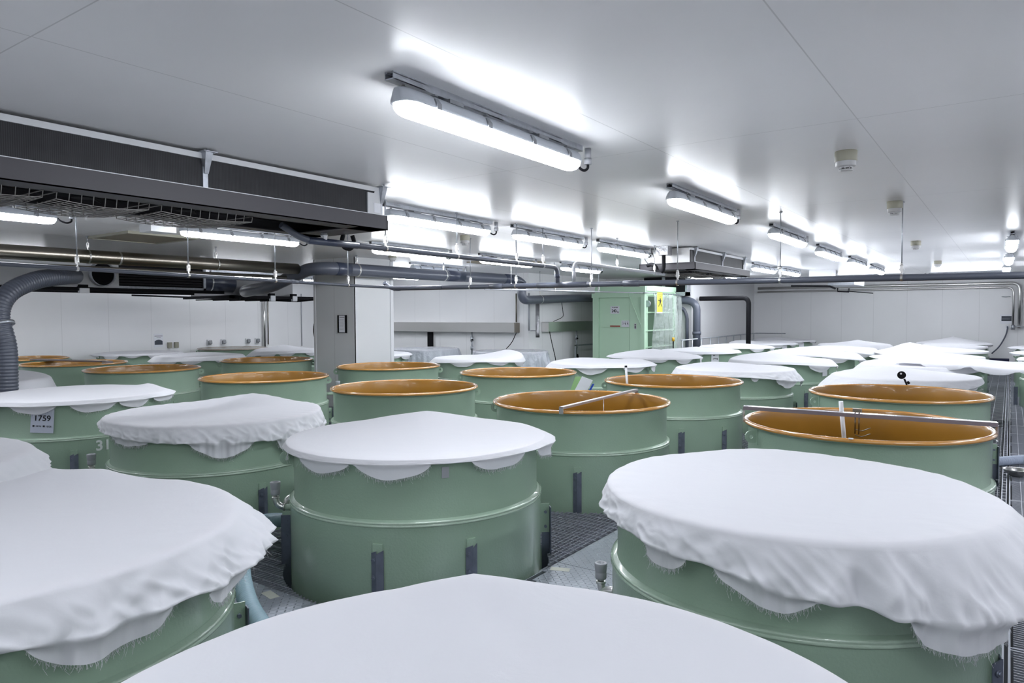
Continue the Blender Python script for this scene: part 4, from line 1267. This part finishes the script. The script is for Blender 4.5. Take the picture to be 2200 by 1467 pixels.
# flexible hose
def corrugated(path, r, pitch, amp, n=10, seg=20):
    pts = catmull(path, n)
    # resample
    out = [pts[0]]; L = 0
    dense = []
    for a, b_ in zip(pts, pts[1:]):
        d = (b_-a).length; k = max(1, int(d/(pitch/4)))
        for i in range(k): dense.append(a.lerp(b_, i/k))
    dense.append(pts[-1])
    mb = MB(); mb.tube(dense, r, seg, rfun=lambda i: r+amp*math.sin(i*PI/2))
    return mb
t = thing('flexible_hose', 'thick grey ribbed hose curving down at the left edge', 'hose')
corrugated([(-11.85, 4.12, -.4), (-11.85, 4.12, 0.8), (-11.87, 4.13, 1.5), (-11.95, 4.08, 2.0), (-12.05, 4.25, 2.32), (-12.3, 4.7, 2.53), (-12.6, 5.2, 2.62), (-13.1, 5.6, 2.66)], .135, .045, .005).build('hose_body', M['pvc'], t)
b = MB(); b.tube([(-11.9, 4.115, 1.84), (-11.915, 4.11, 1.885)], .145, 24); b.build('hose_band', M['galv'], t)

# ------------------------------------------------------------------ goods lift
t = thing('goods_lift', 'light green goods lift cabin reading 240kg in the background', 'lift', (-8.9, 19.5, 0))
b = MB(); b.box((-1.72, .06, -.02), (-.06, 2.4, 2.78)); b.build('cabin', M['liftgreen'], t)
b = MB(); b.box((-1.79, -.02, 2.48), (0.0, .10, 2.62)); b.box((-1.68, .02, 2.62), (-.0, .08, 2.83)); b.box((-.06, .10, 2.66), (0, 2.42, 2.83)); b.build('lintel', M['liftgreen'], t)
b = MB(); b.box((-1.76, 0, 0), (-1.55, .06, 2.48)); b.build('door_jamb', M['liftgreen'], t)
b = MB(); b.box((-.12, -.03, 0), (0.0, .06, 2.5)); b.box((-.5, .02, 0), (-.12, .06, 2.48)); b.build('door_jamb', M['liftgreen'], t)
b = MB(); b.box((-.06, 2.3, 0), (0, 2.42, 2.7)); b.build('corner_post', M['liftgreen'], t)
b = MB(); b.box((-1.54, .035, 1.57), (-.51, .06, 2.47)); b.build('upper_door', M['liftgreen'], t)
b = MB(); b.box((-1.54, .025, 0.02), (-.51, .05, 1.555)); b.build('lower_door', M['liftgreen'], t)
b = MB(); b.box((-.055, .35, .02), (-.05, 2.25, 2.5)); b.build('side_opening', M['liftdark'], t)
for z in (.95, 1.45, 2.0):
    MB().box((-.055, .1, z), (-.02, 2.3, z+.04)).build('side_rail', M['liftgreen'], t)
b = MB(); b.tube([(-.04, .22, 2.28), (-.04, .30, 2.28)], .10, 18); b.build('pulley', M['galv'], t)
s_ = thing('sign', 'square sticker reading 240kg on the upper door of the green lift', 'sign')
s_.matrix_world = face_mtx((-8.9-1.005, 19.53, 2.10), (0, -1, 0))
MB().box((-.15, -.115, 0), (.15, .115, .004)).build('sticker', M['paperwhite'], s_)
text('lettering', '最大積載量', 0.038, M['ink'], s_, Matrix.Translation((.0, .075, .005)), bold=.0008)
text('lettering', '240', 0.125, M['ink'], s_, Matrix.Translation((-.03, -.03, .005)) @ Matrix.Diagonal((.85, 1, 1, 1)), bold=.003)
text('lettering', 'kg', 0.07, M['ink'], s_, Matrix.Translation((.095, -.055, .005)), bold=.001)
tag(MB().box((-8.9-1.17, 19.528, 1.585), (-8.9-.83, 19.534, 1.625)).build('tape_strip', M['red']), 'dark red strip at the bottom of the upper lift door', 'tape')
s_ = thing('sign', 'small white sticker with three pictograms beside the red strip on the lift', 'sign')
s_.matrix_world = face_mtx((-8.9-.655, 19.53, 1.68), (0, -1, 0))
MB().box((-.13, -.10, 0), (.13, .10, .004)).build('sticker', M['paperwhite'], s_)
b = MB()
for i, dx in enumerate((-.08, 0, .08)):
    b.box((dx-.02, .045, .004), (dx+.02, .055, .006))
    b.obox((dx, -.005, .005), (.016, -.022 if i != 0 else .022, 0), (.005, .005, 0), (0, 0, .001)); b.obox((dx+.008, .0, .005), (.004, .022, 0), (.006, 0, 0), (0, 0, .001))
b.build('pictograms', M['ink'], s_)
s_ = thing('call_button', 'small call button plate with three black buttons on the lift frame', 'button panel', (-8.9-.315, 19.515, 1.60))
MB().box((-.035, -.004, -.08), (.035, .0, .09)).build('plate', M['trim'], s_)
for z in (.05, .0, -.04): MB().tube([(0, -.004, z), (0, -.02, z)], .018, 10).build('button', M['black'], s_)
# diagonal stay shadowing bar
b = MB(); b.tube([(-9.42, 19.48, 2.56), (-8.98, 19.47, 1.55)], .012, 8); tag(b.build('slanting_bar', M['liftgreen']), 'thin slanting bar on the front of the green lift', 'bar')
# curtain rail and curtain
b = MB(); b.tube([(-9.2, 19.36, 2.60), (-8.83, 19.42, 2.60), (-8.78, 19.8, 2.60), (-8.78, 22.1, 2.60)], .016, 8)
for i in range(16): b.box((-8.79, 19.85+i*.14, 2.565), (-8.77, 19.88+i*.14, 2.60))
tag(b.build('curtain_rail', M['galv']), 'thin curtain rail along the side of the green lift', 'rail')
b = MB(); cols = []
n = 60
for k in range(9):
    z = 2.57-(2.57-.55)*k/8
    row = []
    for i in range(n+1):
        u = i/n; yv = 19.86+u*2.15 - (.12*(k/8))*(1-u)*1.0
        amp = .018+.02*k/8
        zz = z - (0.02*abs(math.sin(u*PI*8)) if k == 0 else 0)
        row.append((-8.77+amp*math.sin(u*40+.6*math.sin(k))+.03*math.sin(u*7+k*.6), yv, zz))
    cols.append(row)
b.loft(cols, cap=False, closed=False)
tag(b.build('plastic_curtain', M['clear']), 'clear crinkled plastic curtain hanging at the side of the green lift', 'curtain')
s_ = thing('sign', 'tall yellow sign with a walking figure hung on the clear curtain', 'sign')
s_.matrix_world = face_mtx((-8.69, 20.10, 2.33), Vector((1, -.35, 0)))
MB().box((-.12, -.30, 0), (.12, .30, .004)).build('board', M['yellow'], s_)
b = MB(); b.box((-.12, -.335, 0), (.12, -.30, .005)); b.box((-.13, -.335, -.001), (-.12, .30, .004)); b.build('white_margin', M['white'], s_)
b = MB(); b.tube([(0.02, .10, .005), (0.02, .10, .007)], .022, 12)
b.obox((.02, .03, .006), (.024, 0, 0), (.004, .052, 0), (0, 0, .001))
b.obox((-.02, -.07, .006), (.013, .003, 0), (-.03, -.065, 0), (0, 0, .001)); b.obox((.055, -.07, .006), (.013, -.003, 0), (.028, -.065, 0), (0, 0, .001))
b.obox((-.035, .05, .006), (.035, -.012, 0), (.005, .012, 0), (0, 0, .001)); b.obox((.05, .02, .006), (.009, 0, 0), (.014, .04, 0), (0, 0, .001))
b.tube([(0.02, .16, .005), (.02, .16, .006)], .014, 8)
b.build('walking_figure', M['ink'], s_)
b = MB(); b.box((-.08, .215, .005), (.10, .222, .006)); b.build('printed_line', M['ink'], s_)
# unit above lift
t = thing('louvre_unit', 'dark framed grille unit behind the green lift under the small cooler', 'vent', (-9.28, 22.0, 2.9))
MB().box((-.75, -.1, -.22), (.75, .15, .28)).build('backing', M['black'], t)
b = MB(); b.box((-.78, -.13, -.34), (.76, .17, -.22)); b.box((.70, -.13, -.34), (.76, .17, .28)); b.box((-.1, -.13, -.3), (.0, -.1, .28)); b.build('frame', M['galv'], t)
# thick pipes between lift and wall
pipe('ventilation_pipe', 'thick grey pipe bending down between the green lift and the alcove wall', 'pipe',
     [(-9.4, 22.06, 2.42)] + arc((-8.75, 22.06, 2.42), (-8.28, 22.06, 2.42), (-8.26, 22.06, 2.1), 8) + [(-8.26, 22.06, 0.02)], .12, 'pvc', 22,
     couplings=[((-8.26, 22.06, 1.40), (-8.26, 22.06, 1.30))])
pipe('ventilation_pipe', 'thinner grey pipe beside the thick one right of the clear curtain', 'pipe',
     arc((-8.95, 22.1, 2.2), (-8.64, 22.1, 2.2), (-8.60, 22.1, 1.8), 6) + [(-8.60, 22.1, 0.02)], .055, 'pvc', 16)
pipe('insulated_pipe', 'black insulated pipe with a right-angle bend before the end wall', 'pipe',
     [(-8.40, 22.7, 2.47), (-8.2, 22.7, 2.47), (-7.1, 22.7, 2.47)] + arc((-7.0, 22.7, 2.47), (-6.80, 22.7, 2.47), (-6.80, 22.7, 2.27), 8) + [(-6.80, 22.7, 0.02)], .075, 'black', 20)
# handrail
t = thing('handrail', 'grey steel handrail along the alcove wall behind the tanks', 'handrail', (-8.2, 21.6, 0))
b = MB(); b.tube([(0, -1.0, 1.16), (0, 6.6, 1.20), (.02, 6.8, 1.20), (1.1, 6.85, 1.20)], .02, 8); b.tube([(0, -1.0, .75), (0, 6.6, .78), (1.1, 6.85, .78)], .012, 8); b.build('rail', M['galv'], t)
for k in range(10): MB().tube([(0, -.9+k*.82, 0), (0, -.9+k*.82, 1.17)], .018, 8).build('rail_post', M['galv'], t)
b = MB(); b.tube([(-8.6, 20.95, 0), (-8.6, 20.95, 1.12)], .02, 8); po = tag(b.build('marker_post', M['black']), 'small black post with a yellow top beside the lift', 'post')
MB().tube([(-8.6, 20.95, 1.12), (-8.6, 20.95, 1.24)], .04, 10).build('yellow_cap', M['orangeyellow'], po)

# ------------------------------------------------------------------ back wall things
def trough(p0, p1, nrm, z0, z1_, d, label):
    a, b_ = Vector((*p0, 0)), Vector((*p1, 0)); n_ = Vector((*nrm, 0))
    t = thing('steel_trough', label, 'trough', (*p0, z0))
    u = b_-a
    c = u/2+n_*d/2+Vector((0, 0, (z1_-z0)/2))
    MB().obox(c, u/2, n_*d/2, (0, 0, (z1_-z0)/2)).build('channel', M['steel'], t)
    MB().obox(Vector((0, 0, z1_-z0))+u/2+n_*(d/2+.01), u/2, n_*(d/2+.012), (0, 0, .008)).build('top_flange', M['steel'], t)
    MB().obox(u*1.0+u.normalized()*.02+n_*d/2+Vector((0, 0, (z1_-z0)/2)), u.normalized()*.02, n_*d/2, (0, 0, (z1_-z0)/2)).build('end_cap', M['darksteel'], t)
    return t
trough((-17.4, 17.29), (-11.95, 17.29), (0, -1), 1.44, 1.73, .22, 'long stainless trough on the back wall right of the pillar')
trough((-11.59, 18.0), (-11.59, 21.6), (1, 0), 1.45, 1.74, .25, 'stainless trough on the wall left of the green lift')
b = MB(); b.box((-15.5, 17.2, 0), (-15.32, 17.29, 1.42)); tag(b.build('black_duct', M['black']), 'flat black vertical duct below the left stainless trough', 'duct')
t = pipe('silver_pipe', 'silver wrapped vertical pipe between the two stainless troughs', 'pipe', [(-11.36, 17.42, 2.38), (-11.36, 17.42, 1.42), (-11.36, 17.42, 1.30)], .06, 'lining', 16)
MB().box((-.24, -.02, -.9), (0, .02, -.87)).build('wall_bracket', M['galv'], t)
pipe('wall_pipe', 'grey vertical pipe beside the silver wrapped one', 'pipe', [(-11.54, 17.24, 2.60), (-11.54, 17.24, 1.5)], .03, 'pvclight', 10)
pipe('wall_pipe', 'dark vertical pipe at the corner of the back wall', 'pipe', [(-12.0, 17.25, 2.60), (-12.0, 17.25, 1.75)], .025, 'darksteel', 10)
def valve_set(x, y, z, lab):
    t = thing('valve', lab, 'valve', (x, y, z))
    b = MB(); b.tube([(0, 0, .35), (0, 0, -.4)], .025, 8); b.tube([(0, 0, .2), (.0, 0, .05)], .05, 10); b.tube([(0, 0, -.1), (.0, 0, -.22)], .045, 10); b.build('valve_body', M['galv'], t)
    b = MB(); b.tube([(-.02, -.0, .12), (.10, -.08, .10)], .02, 6); b.tube(catmull([(0, 0, -.38), (.02, -.02, -.7), (-.05, -.02, -1.0)], 4), .012, 6); b.build('handle', M['black'], t)
valve_set(-13.65, 17.2, 1.1, 'valve with a hose under the left stainless trough')
valve_set(-11.45, 19.85, 1.1, 'valve with a hose under the right stainless trough')
b = MB(); b.tube(catmull([(-11.9, 17.1, 1.44), (-12.0, 17.0, 1.15), (-12.2, 16.9, .9)], 4), .012, 6); tag(b.build('cable', M['black']), 'thin black cable hanging from the right end of the long trough', 'cable')
b = MB(); b.tube(catmull([(-11.34, 18.05, 1.46), (-11.3, 18.1, 1.15), (-11.2, 18.2, .5), (-11.2, 18.2, .0)], 4), .012, 6); tag(b.build('cable', M['black']), 'thin black cable hanging from the left end of the short trough', 'cable')
b = MB(); b.tube(catmull([(-11.5, 19.0, 2.45), (-11.48, 19.05, 2.1), (-11.45, 19.0, 1.9), (-11.35, 18.3, 1.76)], 4), .009, 6); tag(b.build('cable', M['black']), 'thin black cable coming down the wall left of the green lift', 'cable')
t = thing('metal_frame', 'dark metal frame standing just left of the green lift', 'frame', (-11.35, 19.6, 0))
b = MB(); b.box((-.02, 0, 0), (.02, .05, 1.0)); b.box((-.02, 1.2, 0), (.02, 1.25, 1.0)); b.box((-.02, 0, .96), (.02, 1.25, 1.0)); b.build('frame_bars', M['galv'], t)
b = MB(); b.obox((.0, .25, .35), (.02, 0, 0), (0, .03, .0), (0, -.12, .35)); b.build('stay', M['black'], t)
# left wall
pipe('wall_pipe', 'silver vertical pipe on the left wall, left of the pillar', 'pipe', [(-20.5, 14.62, 2.75), (-20.5, 14.62, .9)], .045, 'steel', 14)
pipe('wall_pipe', 'thin dark pipe beside the silver one on the left wall', 'pipe', [(-20.54, 14.80, 2.75), (-20.54, 14.80, 1.0)], .018, 'darksteel', 8)
pipe('wall_pipe', 'thin pale pipe on the left wall close to the pillar', 'pipe', [(-20.56, 16.2, 2.75), (-20.56, 16.2, .9)], .016, 'pvclight', 8)
for i, (y, lab) in enumerate(((12.65, 'leftmost of the four grey wall sockets'), (13.13, 'second from left of the four grey wall sockets'), (14.02, 'wall socket just left of the silver pipe, left one of the right pair'), (14.38, 'wall socket nearest the silver vertical pipe'))):
    t = thing('wall_socket', lab, 'socket', (-20.6, y, 1.14), 0, 'sockets on the left wall')
    MB().box((0, -.07, -.09), (.05, .07, .09)).build('box_body', M['trim'], t)
    b = MB(); b.obox((.08, 0, .0), (.045, 0, .02), (0, .05, 0), (.01, 0, -.05)); b.build('socket_lid', M['clip'], t)
for y, lab in ((11.37, 'left one of two pale boxes beside the poster'), (11.58, 'right one of two pale boxes beside the poster')):
    tag(MB().box((-20.6, y-.055, 1.02), (-20.53, y+.055, 1.19)).build('switch_box', M['beige']), lab, 'box', 'pale boxes beside the poster')
t = thing('poster', 'white poster with a dark landscape photo on the left wall', 'poster')
t.matrix_world = face_mtx((-20.595, 11.05, 1.26), (1, 0, 0))
MB().box((-.14, -.20, 0), (.14, .20, .004)).build('sheet', M['paperwhite'], t)
b = MB(); b.quad([(-.12, -.13, .005), (.12, -.13, .005), (.12, -.02, .005), (.06, .01, .005), (0, .02, .005), (-.06, .01, .005), (-.12, -.02, .005)]); b.build('printed_picture', M['photo'], t)
b = MB(); b.box((-.12, .12, .004), (.12, .135, .005)); b.box((-.06, .08, .004), (.07, .088, .005)); b.build('printed_lines', M['ink'], t)
# pillar things
t = thing('notice_frame', 'black clip frame with a sheet on the dark side of the pillar', 'notice')
t.matrix_world = face_mtx((-11.70, 10.285, 1.785), (0, -1, 0))
b = MB(); b.box((-.145, -.19, 0), (-.10, .19, .012)); b.box((.09, -.19, 0), (.145, .19, .012)); b.box((-.145, .18, 0), (.145, .19, .012)); b.box((-.145, -.19, 0), (.145, -.18, .012)); b.build('frame', M['black'], t)
MB().box((-.10, -.18, 0), (.09, .18, .006)).build('sheet', M['paperwhite'], t)
b = MB(); b.box((-.08, .135, .006), (.07, .15, .0075))
for k in range(8): b.box((-.08, .09-k*.03, .006), (.05-.01*(k % 3), .094-k*.03, .0075))
b.build('printed_lines', M['clip'], t)
MB().box((-.155, -.08, .0), (-.14, .08, .006)).build('yellow_tag', M['yellow'], t)
b = MB()
b.tube(catmull([(-12.68, 10.45, 2.0), (-12.82, 10.45, 1.8), (-12.85, 10.45, 1.6), (-12.78, 10.45, 1.4), (-12.68, 10.45, 1.3)], 5), .012, 6)
b.tube(catmull([(-12.68, 10.47, 1.9), (-12.75, 10.47, 1.75), (-12.76, 10.47, 1.6), (-12.72, 10.47, 1.45), (-12.68, 10.47, 1.4)], 5), .02, 6)
tag(b.build('hanging_cable', M['black']), 'black cable loops hanging on the left side of the pillar', 'cable')

# ------------------------------------------------------------------ end wall things
t = thing('steel_pipe', 'pair of shiny steel pipes high on the end wall turning down at the right', 'pipe', (-8.3, 28.95, 2.9))
def o3(p): return (p[0]+8.3, p[1]-28.95, p[2]-2.9)
b = MB(); b.tube([o3(p) for p in [(-8.3, 28.95, 2.98), (-3, 28.95, 2.96)] + arc((0.0, 28.95, 2.95), (0.25, 28.95, 2.95), (0.25, 28.95, 2.7), 6) + [(0.25, 28.95, 1.45)]], .055, 14); b.build('upper_pipe', M['steel'], t)
b = MB(); b.tube([o3(p) for p in [(-8.3, 28.9, 2.83), (-3, 28.9, 2.82)] + arc((-.15, 28.9, 2.82), (0.08, 28.9, 2.82), (0.08, 28.9, 2.6), 6) + [(0.08, 28.9, 1.5)]], .035, 12); b.build('lower_pipe', M['steel'], t)
b = MB(); b.tube([o3((.08, 28.9, 1.55)), o3((.08, 28.9, 1.40))], .06, 10); b.tube([o3((.0, 28.95, 1.75)), o3((-.25, 28.95, 1.75))], .012, 6); b.tube([o3((.0, 28.95, 2.5)), o3((-.25, 28.95, 2.5))], .012, 6); b.tube([o3((.1, 28.9, 1.5)), o3((.5, 28.9, 1.5))], .02, 6); b.build('pipe_fittings', M['galv'], t)
t = thing('poster', 'small white poster with a dark photo at the right end of the end wall', 'poster')
t.matrix_world = face_mtx((-0.10, 29.085, 1.76), (0, -1, 0))
MB().box((-.17, -.17, 0), (.17, .15, .004)).build('sheet', M['paperwhite'], t)
MB().box((-.14, -.08, .004), (.14, .09, .006)).build('printed_picture', M['photo'], t)
t = thing('wall_outlet', 'wall outlet with a dark hanging hose at the right end of the end wall', 'outlet', (-.07, 29.08, 1.5))
MB().box((-.05, -.03, -.06), (.05, .0, .06)).build('plate', M['white'], t)
b = MB(); b.tube(catmull([(0, -.05, 0), (0, -.09, -.1), (-.06, -.12, -.35), (-.22, -.15, -.68), (-.42, -.2, -.92)], 6), .022, 8); b.build('hose', M['pvcdark'], t)
tag(MB().box((-.6, 28.0, 0.002), (.0, 28.5, .45)).build('folded_tarp', M['navy']), 'dark blue bundle lying on the floor by the end wall', 'bundle')
# far ceiling unit
t = thing('ceiling_unit', 'white ceiling unit with a drain tray behind the crosswise pipe', 'ceiling unit', (-4.35, 21.6, CEIL))
MB().box((-.35, -.25, -.35), (.25, .3, -.001)).build('white_box', M['white'], t)
MB().box((.0, .5, -.42), (.7, 2.2, -.22)).build('tray', M['galv'], t)
b = MB(); b.tube([(-.9, 0, -.43), (.1, .3, -.46), (.2, .5, -.52)], .03, 8); b.tube([(.25, .6, -.50), (.25, .6, -.60), (.55, .6, -.62), (.55, .6, -.52)], .02, 8); b.tube([(.5, .6, -.6), (1.1, 1.1, -.66)], .014, 6); b.build('drain_pipes', M['black'], t)

# ------------------------------------------------------------------ things on and around the open tanks
def bar_thing(name, label, cat, a, b_, w_, h_, m, legs=0, lm=None):
    a, b_ = Vector(a), Vector(b_)
    t = thing(name, label, cat, tuple(a))
    u = (b_-a); un = u.normalized(); sd = un.cross(Vector((0, 0, 1))).normalized(); up = sd.cross(un).normalized()
    b = MB()
    b.obox(u/2+up*h_*.5, u/2, sd*w_/2, up*.003); b.obox(u/2+sd*w_/2, u/2, sd*.003, up*h_/2); b.obox(u/2-sd*w_/2, u/2, sd*.003, up*h_/2)
    b.build('bar', M[m], t)
    if legs:
        for q in (0, 1):
            k = MB(); k.obox(u*q-Vector((0, 0, legs/2)), un*.004, sd*w_/2, (0, 0, legs/2)); k.build('end_leg', M[lm or m], t)
    return t, un, sd, up
# bar on B: slanting from left front to right back
bar_thing('crossbar', 'aluminium bar lying slanted across the open tank right of the centre', 'bar', (-3.63, 5.99, 1.035), (-3.74, 7.95, 1.035), .045, .02, 'barmetal', legs=.06)
t = thing('hook', 'thin hook hanging from the aluminium bar inside the open tank', 'hook', (-3.69, 7.0, 1.03))
b = MB(); b.tube([(0, 0, .0), (0, 0, -.30)], .004, 6); b.tube([(0, 0, -.22), (.03, .0, -.25), (.05, 0, -.22)], .004, 5); b.build('wire', M['steel'], t)
# transparent rail on C
tC, un, sd, up = bar_thing('crossbar', 'clear plastic rail across the open tank at the right, legs at both ends', 'bar', (-1.99, 6.52, 1.10), (-.07, 6.86, 1.065), .085, .03, 'smoke', legs=.13, lm='acryl')
t = thing('wire_clip', 'small wire clips hanging under the clear rail inside the right tank', 'clip', (-1.08, 6.69, 1.09))
b = MB(); b.tube([(0, -.01, .02), (0, -.01, -.17)], .005, 5); b.tube([(.03, -.01, .02), (.03, -.01, -.17)], .005, 5)
for z in (-.13, -.18): b.tube(catmull([(0, -.01, z), (.05, -.01, z-.01), (.10, -.01, z+.012), (.12, -.01, z+.02)], 4), .004, 5)
b.box((-.02, -.02, .02), (.05, .0, .05)); b.build('wires', M['darksteel'], t)
tag(MB().tube([(-1.245, 6.95, 1.165), (-1.215, 6.95, .84), (-1.16, 6.95, .2), (-1.02, 6.95, -1.59)], .019, 10).build('stick', M['white']), 'white stick standing upright behind the clear rail in the right tank', 'stick')
tag(MB().obox((-.98, 5.885, 1.004), (.016, 0, 0), (0, .008, 0), (0, 0, .004)).build('paper_scrap', M['paperwhite']), 'tiny white scrap stuck on the rim of the right tank', 'scrap')
# white stick in F
t = thing('stick', 'white stick with a black tip standing in the open tank right of centre', 'stick', (-4.42, 9.12, .80))
a_, b_ = Vector((0, 0, 0)), Vector((-.08, .10, .40))
MB().tube([a_, b_], .016, 10).build('shaft', M['white'], t)
MB().tube([b_, b_*1.06], .019, 10).build('black_tip', M['black'], t)
# gadget on Dr
t = thing('clamp_gadget', 'black round headed gadget clamped on the rim of the tank at the right', 'gadget', (-1.14, 10.78, .98))
b = MB(); b.tube([(0.03, -.02, -.08), (.02, -.01, .03), (-.01, 0, .10)], .012, 8); b.tube([(.03, 0, .04), (.05, 0, .06)], .02, 8); b.build('arm', M['black'], t)
b = MB(); b.tube([(-.04, -.03, .15), (-.04, .0, .15)], .052, 20); b.tube([(-.04, .0, .15), (-.035, .03, .15)], .03, 14); b.build('round_head', M['black'], t)
MB().tube([(-.045, -.032, .17), (-.045, -.034, .17)], .012, 10).build('reflector', M['white'], t)
# brown board on J
t = thing('board', 'narrow brown board across the open tank at the far left', 'board', (-16.5, 6.9, 1.03))
MB().obox((0, 0, 0), (1.05, .25, 0), (-.03, .12, 0), (0, 0, .012)).build('plank', M['brownbar'], t)
MB().obox((1.12, .26, -.04), (.06, .015, 0), (-.02, .08, 0), (0, 0, .05)).build('bracket_end', M['acryl'], t)
# folded sheets between D and F
t = thing('folded_sheets', 'folded light green, white and blue sheets hooked between two tanks', 'sheets', (-5.22, 9.22, .86))
b = MB(); b.obox((-.11, .02, .02), (.06, .038, -.0), (.05, .025, .15), (.002, -.004, 0)); b.build('green_sheet', M['sheetgreen'], t)
b = MB(); b.obox((.0, .0, .0), (.07, .038, -.03), (.07, .035, .15), (.004, -.008, 0)); b.build('white_sheet', M['paperwhite'], t)
b = MB(); b.obox((.095, .045, -.05), (.014, .007, 0), (.055, .03, .12), (.004, -.008, 0)); b.build('blue_edge', M['blue'], t)
# pale blue hose left of G
t = thing('flexible_hose', 'pale blue ribbed hose lying beside the chequer plate, lower left', 'hose')
corrugated([(-5.3, 4.5, .07), (-5.15, 4.0, .15), (-4.9, 3.5, .30), (-4.6, 3.12, .38), (-4.2, 2.78, .33), (-3.8, 2.56, .2), (-3.4, 2.46, .08)], .055, .016, .004, seg=16).build('hose_body', M['bluehose'], t)
# hose and bowl in the aisle
t = thing('flexible_hose', 'milky ribbed hose crossing the aisle floor at the right edge', 'hose')
corrugated([(-.30, 10.75, .06), (-.1, 10.9, .062), (.2, 11.25, .062), (.7, 11.6, .062), (1.2, 11.8, .062)], .055, .03, .006, seg=14).build('hose_body', M['whitehose'], t)
t = thing('steel_bowl', 'stainless steel bowl on the aisle floor beside the milky hose', 'bowl', (.095, 10.35, .006))
MB().lathe([(0, 0), (.06, 0), (.085, .012), (.12, .05), (.135, .078), (.141, .080), (.139, .076), (.118, .046), (.082, .016), (.06, .006), (0, .006)], 32).build('bowl_body', M['steel'], t)
# label sliver under G cloth
placard('G', 11, .90, .05, .075, 0, [], 'small grey tab under the cloth edge of the middle front tank', 'pvclight', r=.958)
bpy.context.view_layer.update()
